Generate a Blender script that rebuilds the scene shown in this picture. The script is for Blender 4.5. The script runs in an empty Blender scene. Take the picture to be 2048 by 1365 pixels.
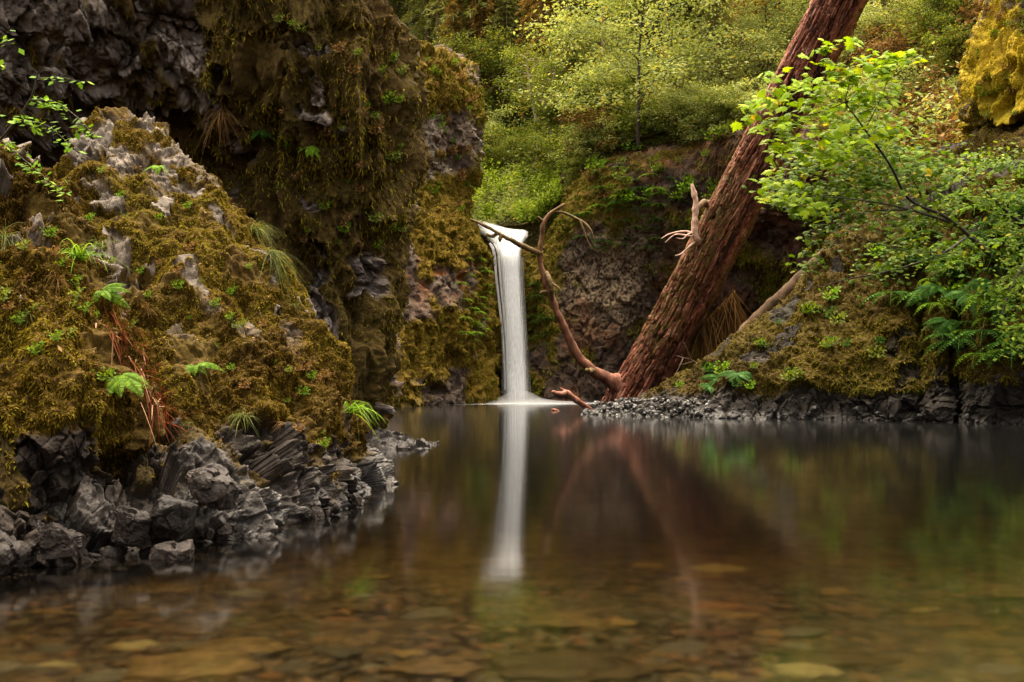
import bpy, math, random
import numpy as np
from mathutils import Vector

# ------------------------------------------------------------------ camera, sky, sun, exposure
scene = bpy.context.scene
FPX, HOR, CAMZ = 1991.0, 775.0, 0.7          # focal length and horizon row in photo pixels, eye height above the pool
cam_d = bpy.data.cameras.new("camera")
cam = bpy.data.objects.new("camera", cam_d)
scene.collection.objects.link(cam)
cam.location = (0, 0, CAMZ)
cam.rotation_euler = (math.radians(90), 0, 0)
cam_d.sensor_width = 36.0
cam_d.lens = 36.0 * FPX / 2048.0
cam_d.shift_y = (HOR - 682.5) / 2048.0
cam_d.clip_start = 0.05
cam_d.clip_end = 1000
scene.camera = cam

SUN_EL, SUN_AZ = 70.0, -10.0                  # degrees; azimuth clockwise from +Y (into the picture)
world = bpy.data.worlds.new("World")
scene.world = world
world.use_nodes = True
wn = world.node_tree
wn.nodes.clear()
sky = wn.nodes.new("ShaderNodeTexSky")
sky.sky_type = 'NISHITA'
sky.sun_disc = False
sky.sun_elevation = math.radians(SUN_EL)
sky.sun_rotation = math.radians(SUN_AZ)
sky.air_density = 1.0
sky.dust_density = 6.0
sky.ozone_density = 0.4
hsv = wn.nodes.new("ShaderNodeHueSaturation")
hsv.inputs["Saturation"].default_value = 0.45
tintw = wn.nodes.new("ShaderNodeMix")
tintw.data_type = 'RGBA'
tintw.blend_type = 'MULTIPLY'
tintw.inputs[0].default_value = 1.0
tintw.inputs[7].default_value = (1.0, 0.91, 0.78, 1)
bg = wn.nodes.new("ShaderNodeBackground")
bg.inputs[1].default_value = 0.15
wo = wn.nodes.new("ShaderNodeOutputWorld")
wn.links.new(sky.outputs[0], hsv.inputs["Color"])
wn.links.new(hsv.outputs[0], tintw.inputs[6])
wn.links.new(tintw.outputs[2], bg.inputs[0])
wn.links.new(bg.outputs[0], wo.inputs[0])

sun_d = bpy.data.lights.new("sun", 'SUN')
sun_d.energy = 4.6
sun_d.angle = math.radians(100)
sun_d.color = (1.0, 0.86, 0.66)
sun = bpy.data.objects.new("sun", sun_d)
scene.collection.objects.link(sun)
_d = Vector((math.sin(math.radians(SUN_AZ)) * math.cos(math.radians(SUN_EL)),
             math.cos(math.radians(SUN_AZ)) * math.cos(math.radians(SUN_EL)), math.sin(math.radians(SUN_EL))))
sun.rotation_euler = _d.to_track_quat('Z', 'Y').to_euler()
sun.location = _d * 60

scene.view_settings.view_transform = 'Standard'
scene.view_settings.look = 'None'
scene.view_settings.exposure = 1.95
scene.view_settings.gamma = 1.0
scene.render.engine = 'CYCLES'
scene.cycles.use_denoising = True
scene.cycles.max_bounces = 8
scene.cycles.diffuse_bounces = 3
scene.cycles.glossy_bounces = 3
scene.cycles.transparent_max_bounces = 16
scene.cycles.transmission_bounces = 4
scene.cycles.volume_bounces = 1
scene.cycles.caustics_reflective = False
scene.cycles.caustics_refractive = True
scene.cycles.sample_clamp_indirect = 4.0

rng = np.random.default_rng(7)
random.seed(7)
C = scene.collection


# ------------------------------------------------------------------ small maths
def at(px, py, D):
    return np.array([(px - 1024.0) / FPX * D, D, CAMZ + (HOR - py) / FPX * D])


def wl(D):
    """photo row of the pool surface at distance D"""
    return HOR + CAMZ * FPX / D


def proj(P):
    D = np.maximum(P[..., 1], 0.05)
    return 1024 + P[..., 0] / D * FPX, HOR - (P[..., 2] - CAMZ) / D * FPX


def sm(a, b, x):
    t = np.clip((x - a) / (b - a), 0, 1)
    return t * t * (3 - 2 * t)


def hsh(ix, iy, iz, seed=0):
    with np.errstate(over='ignore'):
        h = (ix.astype(np.int64) * 374761393 + iy.astype(np.int64) * 668265263 + iz.astype(np.int64) * 2147483647 + seed * 974634777)
        h = h.astype(np.uint32)
        h = (h ^ (h >> np.uint32(13))) * np.uint32(1274126177)
        h = (h ^ (h >> np.uint32(16))) * np.uint32(2246822519)
        h = h ^ (h >> np.uint32(15))
    return h.astype(np.float64) / 4294967295.0


def vnoise(p, seed=0):
    i = np.floor(p).astype(np.int64)
    f = p - i
    f = f * f * f * (f * (f * 6 - 15) + 10)
    out = 0
    for dx in (0, 1):
        wx = f[:, 0] if dx else 1 - f[:, 0]
        for dy in (0, 1):
            wy = f[:, 1] if dy else 1 - f[:, 1]
            for dz in (0, 1):
                wz = f[:, 2] if dz else 1 - f[:, 2]
                out = out + wx * wy * wz * hsh(i[:, 0] + dx, i[:, 1] + dy, i[:, 2] + dz, seed)
    return out * 2 - 1


def fbm(p, octaves=4, seed=0, gain=0.5):
    a, s, out = 1.0, 1.0, 0
    for o in range(octaves):
        out = out + a * vnoise(p * s + 17.3 * o, seed + o)
        a *= gain
        s *= 2.03
    return out


def facet(p, seed=0):
    """broken-rock relief: every Voronoi cell is a tilted plane at its own height; returns height and distance to the cell border"""
    i = np.floor(p).astype(np.int64)
    n = len(p)
    f1 = np.full(n, 9.0)
    f2 = np.full(n, 9.0)
    h = np.zeros(n)
    for dx in (-1, 0, 1):
        for dy in (-1, 0, 1):
            for dz in (-1, 0, 1):
                cx, cy, cz = i[:, 0] + dx, i[:, 1] + dy, i[:, 2] + dz
                ox = p[:, 0] - (cx + hsh(cx, cy, cz, seed + 1))
                oy = p[:, 1] - (cy + hsh(cx, cy, cz, seed + 2))
                oz = p[:, 2] - (cz + hsh(cx, cy, cz, seed + 3))
                d = ox * ox + oy * oy + oz * oz
                new = d < f1
                f2 = np.where(new, f1, np.minimum(f2, d))
                hh = (hsh(cx, cy, cz, seed + 4) - 0.5) * 1.2 + ox * (hsh(cx, cy, cz, seed + 5) - 0.5) * 2.2 \
                    + oy * (hsh(cx, cy, cz, seed + 6) - 0.5) * 2.2 + oz * (hsh(cx, cy, cz, seed + 7) - 0.5) * 2.2
                h = np.where(new, hh, h)
                f1 = np.where(new, d, f1)
    return h, np.sqrt(f2) - np.sqrt(f1)


def fbm3(p, seed):
    return np.stack([fbm(p, 2, seed), fbm(p + 31.7, 2, seed + 1), fbm(p - 57.1, 2, seed + 2)], -1)


ROT = np.array([[0.94, 0.10, -0.32], [-0.05, 0.98, 0.17], [0.33, -0.14, 0.93]])


def unit(v):
    return v / np.maximum(np.linalg.norm(v, axis=-1, keepdims=True), 1e-9)


def catmull(K, n):
    """K (m, ...) control values -> n samples of the Catmull-Rom curve through them along axis 0"""
    K = np.asarray(K, float)
    m = len(K)
    t = np.linspace(0, m - 1, n)
    i = np.minimum(t.astype(int), m - 2)
    f = (t - i).reshape((-1,) + (1,) * (K.ndim - 1))
    p0, p1, p2, p3 = K[np.maximum(i - 1, 0)], K[i], K[i + 1], K[np.minimum(i + 2, m - 1)]
    return 0.5 * (2 * p1 + (p2 - p0) * f + (2 * p0 - 5 * p1 + 4 * p2 - p3) * f * f + (3 * p1 - p0 - 3 * p2 + p3) * f ** 3)


# ------------------------------------------------------------------ objects
def tag(o, label=None, cat=None, group=None, kind=None):
    if label: o["label"] = label
    if cat: o["category"] = cat
    if group: o["group"] = group
    if kind: o["kind"] = kind
    return o


def mesh(name, V, F, mats, attrs=None, smooth=True, mat_idx=None):
    """F: list of face arrays (k, 3) or (k, 4)"""
    if isinstance(F, np.ndarray): F = [F]
    F = [np.asarray(f, np.int32) for f in F if len(f)]
    me = bpy.data.meshes.new(name)
    V = np.ascontiguousarray(V, np.float32)
    me.vertices.add(len(V))
    me.vertices.foreach_set("co", V.ravel())
    loops = np.concatenate([f.ravel() for f in F])
    tot = np.concatenate([np.full(len(f), f.shape[1], np.int32) for f in F])
    start = np.concatenate([[0], np.cumsum(tot)[:-1]]).astype(np.int32)
    me.loops.add(len(loops))
    me.loops.foreach_set("vertex_index", loops)
    me.polygons.add(len(tot))
    me.polygons.foreach_set("loop_start", start)
    me.polygons.foreach_set("loop_total", tot)
    me.polygons.foreach_set("use_smooth", np.full(len(tot), smooth, bool))
    if not isinstance(mats, (list, tuple)): mats = [mats]
    for m in mats: me.materials.append(m)
    if mat_idx is not None: me.polygons.foreach_set("material_index", np.asarray(mat_idx, np.int32))
    for k, a in (attrs or {}).items():
        at_ = me.attributes.new(k, 'FLOAT', 'POINT')
        at_.data.foreach_set("value", np.ascontiguousarray(a, np.float32))
    me.update(calc_edges=True)
    return me


def obj(name, V, F, mats, parent=None, origin=None, attrs=None, smooth=True):
    """one mesh object; V in world coordinates, the object's origin at ORIGIN (or its parent's)"""
    V = np.asarray(V, float)
    if parent is not None:
        base = np.array(getattr(parent, "location")) if parent.parent is None else np.array(parent.location) + np.array(parent.parent.location)
        loc = (0, 0, 0)
    else:
        base = np.array(origin if origin is not None else [V[:, 0].mean(), V[:, 1].mean(), V[:, 2].min()])
        loc = base
    o = bpy.data.objects.new(name, mesh(name, V - base, F, mats, attrs, smooth))
    C.objects.link(o)
    o.location = loc
    if parent is not None: o.parent = parent
    return o


def thing(name, loc, label, cat, group=None):
    o = bpy.data.objects.new(name, None)
    C.objects.link(o)
    o.location = loc
    o.empty_display_size = 0.2
    return tag(o, label, cat, group)


def copy_tree(o, parent=None):
    c = o.copy()
    C.objects.link(c)
    if parent is not None: c.parent = parent
    for ch in [x for x in o.children]:
        copy_tree(ch, c)
    return c


# ------------------------------------------------------------------ materials
def nodes(name):
    m = bpy.data.materials.new(name)
    m.use_nodes = True
    nt = m.node_tree
    nt.nodes.clear()
    out = nt.nodes.new("ShaderNodeOutputMaterial")
    def N(t, **kw):
        n = nt.nodes.new("ShaderNode" + t)
        for k, v in kw.items(): setattr(n, k, v)
        return n
    def L(a, b): nt.links.new(a, b)
    return m, nt, out, N, L


def ramp(N, L, fac, stops):
    r = N("ValToRGB")
    e = r.color_ramp.elements
    while len(e) < len(stops): e.new(0.5)
    for k, (p, c) in enumerate(stops):
        e[k].position = p
        e[k].color = (*c, 1)
    L(fac, r.inputs[0])
    return r.outputs[0]


def noise_node(N, L, scale, detail=6, rough=0.6, vec=None, sc=(1, 1, 1)):
    tc = N("TexCoord")
    mp = N("Mapping")
    mp.inputs["Scale"].default_value = sc
    L(tc.outputs["Object"], mp.inputs[0])
    n = N("TexNoise")
    n.inputs["Scale"].default_value = scale
    n.inputs["Detail"].default_value = detail
    n.inputs["Roughness"].default_value = rough
    L(mp.outputs[0], n.inputs["Vector"])
    return n.outputs["Fac"]


def mixc(N, L, fac, a, b, blend='MIX'):
    m = N("Mix", data_type='RGBA', blend_type=blend)
    for s, v in ((m.inputs[0], fac), (m.inputs[6], a), (m.inputs[7], b)):
        if hasattr(v, "links"): L(v, s)
        elif isinstance(v, tuple): s.default_value = (*v, 1)
        else: s.default_value = v
    return m.outputs[2]


def attr(N, name):
    a = N("Attribute", attribute_name=name)
    return a.outputs["Fac"]


def rock_mat(name, rock, moss, scale=4.0, bump=0.35, rough=0.75, stretch=(1, 1, 1), lichen=None, rust=None, pale=None):
    """bare rock and the moss on it; where which lies comes from the mesh (attribute moss), wet rock by the waterline is glossier"""
    m, nt, out, N, L = nodes(name)
    n1 = noise_node(N, L, scale, 8, 0.65, sc=stretch)
    n2 = noise_node(N, L, scale * 7, 6, 0.7)
    n3 = noise_node(N, L, scale * 0.35, 4, 0.6)
    rc = ramp(N, L, n1, [(0.3, rock[0]), (0.5, rock[1]), (0.72, rock[2])])
    if pale: rc = mixc(N, L, attr(N, 'dry'), rc, ramp(N, L, n1, [(0.3, pale[0]), (0.65, pale[1])]))
    if lichen:
        lf = ramp(N, L, n2, [(0.44, (0, 0, 0)), (0.54, (1, 1, 1))])
        la = N("Math", operation='MULTIPLY')
        L(lf, la.inputs[0]); L(attr(N, "lichen"), la.inputs[1])
        rc = mixc(N, L, la.outputs[0], rc, lichen)
    if rust:
        rf = ramp(N, L, n1, [(0.40, (0, 0, 0)), (0.60, (1, 1, 1))])
        ra = N("Math", operation='MULTIPLY')
        L(rf, ra.inputs[0]); L(attr(N, "rust"), ra.inputs[1])
        rc = mixc(N, L, ra.outputs[0], rc, rust)
    mc = ramp(N, L, n2, [(0.28, moss[0]), (0.5, moss[1]), (0.75, moss[2])])
    mc = mixc(N, L, ramp(N, L, n3, [(0.35, (0, 0, 0)), (0.7, (0.55, 0.55, 0.55))]), mc, moss[3])
    col = mixc(N, L, attr(N, "moss"), rc, mc)
    b = N("BsdfPrincipled")
    L(col, b.inputs["Base Color"])
    rr = N("MapRange")
    rr.inputs[3].default_value = rough
    rr.inputs[4].default_value = 0.22
    L(attr(N, "wet"), rr.inputs[0])
    rm = N("Mix", data_type='FLOAT')
    L(attr(N, "moss"), rm.inputs[0]); L(rr.outputs[0], rm.inputs[2])
    rm.inputs[3].default_value = 0.95
    L(rm.outputs[0], b.inputs["Roughness"])
    sp_ = N("MapRange"); sp_.inputs[3].default_value = 0.12; sp_.inputs[4].default_value = 0.5
    L(attr(N, "wet"), sp_.inputs[0]); L(sp_.outputs[0], b.inputs["Specular IOR Level"])
    bp = N("Bump")
    bp.inputs["Strength"].default_value = bump
    bp.inputs["Distance"].default_value = 0.25 / scale
    ad = N("Math", operation='ADD')
    L(n1, ad.inputs[0]); L(n2, ad.inputs[1])
    L(ad.outputs[0], bp.inputs["Height"])
    L(bp.outputs[0], b.inputs["Normal"])
    L(b.outputs[0], out.inputs[0])
    return m


def leaf_mat(name, stops, rough=0.5, transl=0.35, spec=0.35):
    rough, spec = max(rough, 0.55), spec * 0.12
    m, nt, out, N, L = nodes(name)
    c = ramp(N, L, attr(N, "tint"), stops)
    b = N("BsdfPrincipled")
    L(c, b.inputs["Base Color"])
    b.inputs["Roughness"].default_value = rough
    b.inputs["Specular IOR Level"].default_value = spec
    t = N("BsdfTranslucent")
    tc = mixc(N, L, 1.0, c, (1.0, 0.95, 0.45), 'MULTIPLY')
    L(tc, t.inputs[0])
    mx = N("MixShader")
    mx.inputs[0].default_value = transl
    L(b.outputs[0], mx.inputs[1]); L(t.outputs[0], mx.inputs[2])
    L(mx.outputs[0], out.inputs[0])
    return m


def bark_mat(name, stops, scale=3.0, stretch=(1, 1, 1), bump=0.6, rough=0.85, moss=None, plates=False):
    m, nt, out, N, L = nodes(name)
    n1 = noise_node(N, L, scale, 8, 0.65, sc=stretch)
    n2 = noise_node(N, L, scale * 6, 5, 0.65, sc=stretch)
    c = ramp(N, L, n1, stops)
    c = mixc(N, L, 0.6, c, ramp(N, L, n2, [(0.3, (0.45, 0.42, 0.4)), (0.7, (1.25, 1.2, 1.2))]), 'MULTIPLY')
    if plates:
        c = mixc(N, L, 1.0, c, ramp(N, L, attr(N, 'plate'), [(0.15, (0.22, 0.20, 0.20)), (0.45, (0.75, 0.72, 0.70)), (0.8, (1.35, 1.45, 1.5))]), 'MULTIPLY')
    if moss:
        n3 = noise_node(N, L, scale * 2.2, 6, 0.7)
        f = N("Math", operation='MULTIPLY')
        L(ramp(N, L, n3, [(0.42, (0, 0, 0)), (0.58, (1, 1, 1))]), f.inputs[0])
        L(attr(N, "moss"), f.inputs[1])
        c = mixc(N, L, f.outputs[0], c, moss)
    b = N("BsdfPrincipled")
    L(c, b.inputs["Base Color"])
    b.inputs["Roughness"].default_value = rough
    b.inputs["Specular IOR Level"].default_value = 0.3
    bp = N("Bump")
    bp.inputs["Strength"].default_value = bump
    bp.inputs["Distance"].default_value = 0.15 / scale
    L(n2, bp.inputs["Height"])
    L(bp.outputs[0], b.inputs["Normal"])
    L(b.outputs[0], out.inputs[0])
    return m


MOSS_GOLD = [(0.030, 0.018, 0.004), (0.105, 0.060, 0.010), (0.25, 0.150, 0.026)]
M = {}
M['rock_near'] = rock_mat('dark_basalt_with_moss', [(0.007, 0.005, 0.0038), (0.023, 0.0172, 0.0135), (0.075, 0.058, 0.047)],
                          [(0.02, 0.012, 0.003), (0.07, 0.04, 0.008), (0.14, 0.085, 0.015), (0.06, 0.045, 0.008)], 5.0, 0.5, 0.6, pale=[(0.04, 0.032, 0.024), (0.19, 0.155, 0.125)])
M['rock_cliff'] = rock_mat('grey_cliff_rock_with_moss', [(0.03, 0.022, 0.017), (0.135, 0.110, 0.094), (0.40, 0.355, 0.32)],
                           [(0.018, 0.012, 0.004), (0.056, 0.039, 0.009), (0.115, 0.083, 0.016), (0.070, 0.038, 0.012)], 2.6, 0.6, 0.8)
M['rock_gorge'] = rock_mat('brown_gorge_rock_with_moss', [(0.016, 0.011, 0.008), (0.062, 0.042, 0.030), (0.19, 0.13, 0.09)],
                           [(0.04, 0.026, 0.005), (0.13, 0.088, 0.012), (0.26, 0.185, 0.022), (0.15, 0.08, 0.014)], 1.1, 0.8, 0.85,
                           lichen=(0.40, 0.30, 0.19), rust=(0.23, 0.07, 0.015))
M['rock_far'] = rock_mat('pale_far_rock_with_moss', [(0.035, 0.024, 0.018), (0.13, 0.094, 0.072), (0.32, 0.25, 0.19)],
                         [(0.05, 0.032, 0.006), (0.16, 0.11, 0.014), (0.32, 0.23, 0.028), (0.2, 0.11, 0.02)], 1.1, 0.8, 0.85, lichen=(0.45, 0.38, 0.31), rust=(0.26, 0.09, 0.02))
M['rock_bank'] = rock_mat('bank_rock_with_moss', [(0.006, 0.005, 0.0042), (0.019, 0.016, 0.0135), (0.065, 0.056, 0.047)],
                          [(0.016, 0.011, 0.003), (0.05, 0.036, 0.006), (0.11, 0.08, 0.012), (0.06, 0.032, 0.008)], 1.8, 0.6, 0.7)
M['rock_gold'] = rock_mat('golden_moss_rock', [(0.05, 0.04, 0.03), (0.1, 0.08, 0.06), (0.2, 0.16, 0.12)],
                          [(0.16, 0.11, 0.008), (0.34, 0.26, 0.016), (0.55, 0.44, 0.04), (0.36, 0.22, 0.03)], 2.0, 0.5, 0.9)
M['soil'] = rock_mat('forest_soil', [(0.03, 0.018, 0.009), (0.07, 0.042, 0.02), (0.14, 0.09, 0.04)],
                     [(0.03, 0.024, 0.006), (0.07, 0.055, 0.012), (0.12, 0.10, 0.02), (0.08, 0.05, 0.02)], 0.8, 0.6, 0.95)
M['moss_near'] = leaf_mat('golden_brown_moss', [(0, (0.022, 0.013, 0.003)), (0.3, (0.075, 0.045, 0.007)), (0.55, (0.15, 0.105, 0.011)), (0.8, (0.26, 0.20, 0.022)), (0.93, (0.20, 0.20, 0.02)), (1, (0.15, 0.07, 0.02))], 0.8, 0.25, 0.1)
M['moss_dark'] = leaf_mat('brown_hanging_moss', [(0, (0.018, 0.010, 0.003)), (0.3, (0.058, 0.042, 0.007)), (0.55, (0.135, 0.105, 0.013)), (0.8, (0.30, 0.235, 0.025)), (0.93, (0.20, 0.21, 0.02)), (1, (0.17, 0.07, 0.02))], 0.85, 0.2, 0.1)
M['moss_bank'] = leaf_mat('olive_bank_moss', [(0, (0.010, 0.008, 0.002)), (0.3, (0.040, 0.030, 0.004)), (0.55, (0.105, 0.085, 0.008)), (0.82, (0.24, 0.195, 0.018)), (0.95, (0.14, 0.16, 0.016)), (1, (0.10, 0.05, 0.014))], 0.85, 0.2, 0.1)
M['moss_gold'] = leaf_mat('bright_golden_moss', [(0, (0.12, 0.085, 0.008)), (0.35, (0.36, 0.27, 0.016)), (0.6, (0.58, 0.46, 0.028)), (1, (0.74, 0.62, 0.08))], 0.85, 0.3, 0.1)
M['dry'] = leaf_mat('dry_brown_growth', [(0, (0.06, 0.03, 0.01)), (0.5, (0.16, 0.085, 0.03)), (1, (0.34, 0.21, 0.09))], 0.8, 0.25, 0.15)
M['red'] = leaf_mat('rust_red_dead_fern', [(0, (0.06, 0.014, 0.005)), (0.6, (0.17, 0.050, 0.016)), (1, (0.42, 0.24, 0.15))], 0.7, 0.2, 0.2)
M['grass'] = leaf_mat('green_grass_blades', [(0, (0.04, 0.055, 0.010)), (0.5, (0.09, 0.115, 0.025)), (1, (0.21, 0.22, 0.07))], 0.5, 0.35, 0.3)
M['fern'] = leaf_mat('fern_green', [(0, (0.05, 0.11, 0.008)), (0.5, (0.13, 0.26, 0.016)), (1, (0.28, 0.42, 0.04))], 0.5, 0.35, 0.3)
M['fern_mid'] = leaf_mat('soft_fern_green', [(0, (0.03, 0.07, 0.006)), (0.5, (0.085, 0.17, 0.012)), (1, (0.22, 0.32, 0.03))], 0.5, 0.35, 0.3)
M['fern_dark'] = leaf_mat('dark_fern_green', [(0, (0.015, 0.045, 0.008)), (0.5, (0.035, 0.10, 0.014)), (1, (0.09, 0.19, 0.03))], 0.5, 0.35, 0.35)
M['maple'] = leaf_mat('bright_maple_leaf', [(0, (0.08, 0.155, 0.004)), (0.5, (0.21, 0.335, 0.008)), (0.9, (0.38, 0.47, 0.015)), (1, (0.5, 0.30, 0.02))], 0.35, 0.42, 0.5)
M['leaf_mid'] = leaf_mat('mid_green_leaf', [(0, (0.04, 0.06, 0.010)), (0.5, (0.125, 0.165, 0.025)), (0.9, (0.26, 0.29, 0.05)), (1, (0.38, 0.28, 0.04))], 0.4, 0.4, 0.45)
M['leaf_vine'] = leaf_mat('vine_maple_leaf', [(0, (0.022, 0.055, 0.004)), (0.5, (0.085, 0.155, 0.007)), (0.9, (0.22, 0.30, 0.018)), (1, (0.40, 0.32, 0.03))], 0.45, 0.4, 0.5)
M['leaf_pale_hazed'] = leaf_mat('hazed_pale_green_leaf', [(0, (0.13, 0.16, 0.055)), (0.5, (0.26, 0.305, 0.10)), (0.92, (0.42, 0.46, 0.18)), (1, (0.5, 0.36, 0.06))], 0.5, 0.4, 0.35)  # light green leaf; distant forest haze is mixed into its washed-out colour
M['leaf_lime'] = leaf_mat('lime_ground_leaf', [(0, (0.10, 0.16, 0.012)), (0.5, (0.33, 0.45, 0.04)), (1, (0.55, 0.64, 0.11))], 0.5, 0.4, 0.3)
M['needle'] = leaf_mat('conifer_needles', [(0, (0.06, 0.07, 0.02)), (0.5, (0.16, 0.17, 0.045)), (1, (0.30, 0.29, 0.09))], 0.6, 0.3, 0.3)
M['needle_brown'] = leaf_mat('mossy_brown_needles', [(0, (0.12, 0.065, 0.018)), (0.5, (0.28, 0.165, 0.04)), (1, (0.42, 0.27, 0.08))], 0.7, 0.3, 0.2)
M['bark_red'] = bark_mat('red_furrowed_bark', [(0.3, (0.06, 0.02, 0.012)), (0.5, (0.24, 0.075, 0.04)), (0.68, (0.50, 0.25, 0.17))], 2.2, (1, 1, 1), 0.8, 0.6, moss=(0.12, 0.085, 0.015))
M['bark_trunk'] = bark_mat('red_plated_bark', [(0.3, (0.09, 0.033, 0.02)), (0.5, (0.28, 0.092, 0.048)), (0.68, (0.50, 0.25, 0.17))], 2.2, (1, 1, 1), 0.8, 0.7, moss=(0.12, 0.085, 0.015), plates=True)
M['bark_brown'] = bark_mat('brown_bark', [(0.3, (0.04, 0.022, 0.013)), (0.5, (0.12, 0.07, 0.042)), (0.7, (0.25, 0.16, 0.11))], 4.0, (1, 1, 0.3), 0.6, 0.8, moss=(0.16, 0.12, 0.02))
M['bark_branch'] = bark_mat('brown_dead_branch_bark', [(0.3, (0.03, 0.014, 0.009)), (0.5, (0.10, 0.046, 0.028)), (0.7, (0.24, 0.13, 0.09))], 5.0, (1, 1, 0.4), 0.6, 0.8, moss=(0.13, 0.10, 0.018))
M['bark_limb'] = bark_mat('red_brown_limb_bark', [(0.3, (0.06, 0.022, 0.014)), (0.5, (0.19, 0.068, 0.040)), (0.7, (0.34, 0.16, 0.11))], 5.0, (1, 1, 0.5), 0.8, 0.75, moss=(0.12, 0.095, 0.017))
M['bark_dark'] = bark_mat('dark_stem_bark', [(0.3, (0.014, 0.010, 0.007)), (0.5, (0.035, 0.025, 0.016)), (0.7, (0.08, 0.06, 0.035))], 9.0, (1, 1, 1), 0.5, 0.8)
M['bark_pale'] = bark_mat('pale_alder_bark', [(0.3, (0.16, 0.12, 0.08)), (0.5, (0.36, 0.29, 0.2)), (0.7, (0.5, 0.43, 0.32))], 3.0, (1, 1, 0.5), 0.3, 0.8)
M['wood_pale'] = bark_mat('bare_pale_wood', [(0.3, (0.28, 0.16, 0.11)), (0.5, (0.55, 0.36, 0.27)), (0.7, (0.72, 0.55, 0.45))], 6.0, (1, 1, 0.25), 0.4, 0.6)


def simple_noise_mat(name, stops, scale, rough=0.6, bump=0.3, dist=0.02):
    m, nt, out, N, L = nodes(name)
    oi = N("ObjectInfo")
    n1 = noise_node(N, L, scale, 7, 0.65)
    c = ramp(N, L, n1, stops)
    hs = N("HueSaturation")
    mr = N("MapRange")
    mr.inputs[3].default_value = 0.55; mr.inputs[4].default_value = 1.5
    L(oi.outputs["Random"], mr.inputs[0]); L(mr.outputs[0], hs.inputs["Value"])
    L(c, hs.inputs["Color"])
    b = N("BsdfPrincipled")
    L(hs.outputs[0], b.inputs["Base Color"])
    b.inputs["Roughness"].default_value = rough
    b.inputs["Specular IOR Level"].default_value = 0.14
    bp = N("Bump")
    bp.inputs["Strength"].default_value = bump
    bp.inputs["Distance"].default_value = dist
    L(n1, bp.inputs["Height"]); L(bp.outputs[0], b.inputs["Normal"])
    L(b.outputs[0], out.inputs[0])
    return m


M['stone_tan'] = simple_noise_mat('tan_river_stone', [(0.3, (0.03, 0.022, 0.010)), (0.7, (0.15, 0.11, 0.05))], 5)
M['stone_brown'] = simple_noise_mat('brown_river_stone', [(0.3, (0.014, 0.011, 0.006)), (0.7, (0.085, 0.06, 0.03))], 5)
M['stone_grey'] = simple_noise_mat('grey_river_stone', [(0.3, (0.03, 0.03, 0.026)), (0.7, (0.09, 0.088, 0.075))], 9)
M['stone_red'] = simple_noise_mat('rusty_river_stone', [(0.3, (0.045, 0.024, 0.012)), (0.7, (0.11, 0.06, 0.026))], 9)
M['stone_pale'] = simple_noise_mat('pale_river_stone', [(0.3, (0.11, 0.10, 0.055)), (0.7, (0.22, 0.20, 0.12))], 9)
M['basalt'] = simple_noise_mat('dark_wet_basalt', [(0.3, (0.004, 0.003, 0.0025)), (0.5, (0.0145, 0.0108, 0.009)), (0.75, (0.042, 0.033, 0.028))], 14, 0.5, 0.6, 0.012)


def tint_mat(name, stops, rough=0.7):
    m, nt, out, N, L = nodes(name)
    c = ramp(N, L, attr(N, "tint"), stops)
    n1 = noise_node(N, L, 25, 4, 0.6)
    c = mixc(N, L, 0.5, c, ramp(N, L, n1, [(0.3, (0.5, 0.5, 0.5)), (0.7, (1.3, 1.3, 1.3))]), 'MULTIPLY')
    b = N("BsdfPrincipled")
    L(c, b.inputs["Base Color"])
    b.inputs["Roughness"].default_value = rough
    L(b.outputs[0], out.inputs[0])
    return m


M['gravel'] = tint_mat('mixed_river_gravel', [(0, (0.012, 0.009, 0.006)), (0.4, (0.035, 0.026, 0.015)), (0.6, (0.045, 0.042, 0.034)), (0.8, (0.075, 0.055, 0.03)), (1, (0.10, 0.045, 0.02))])
M['bank_gravel'] = tint_mat('dark_bank_gravel', [(0, (0.008, 0.0072, 0.007)), (0.6, (0.025, 0.023, 0.022)), (1, (0.07, 0.064, 0.06))], 0.55)


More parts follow.
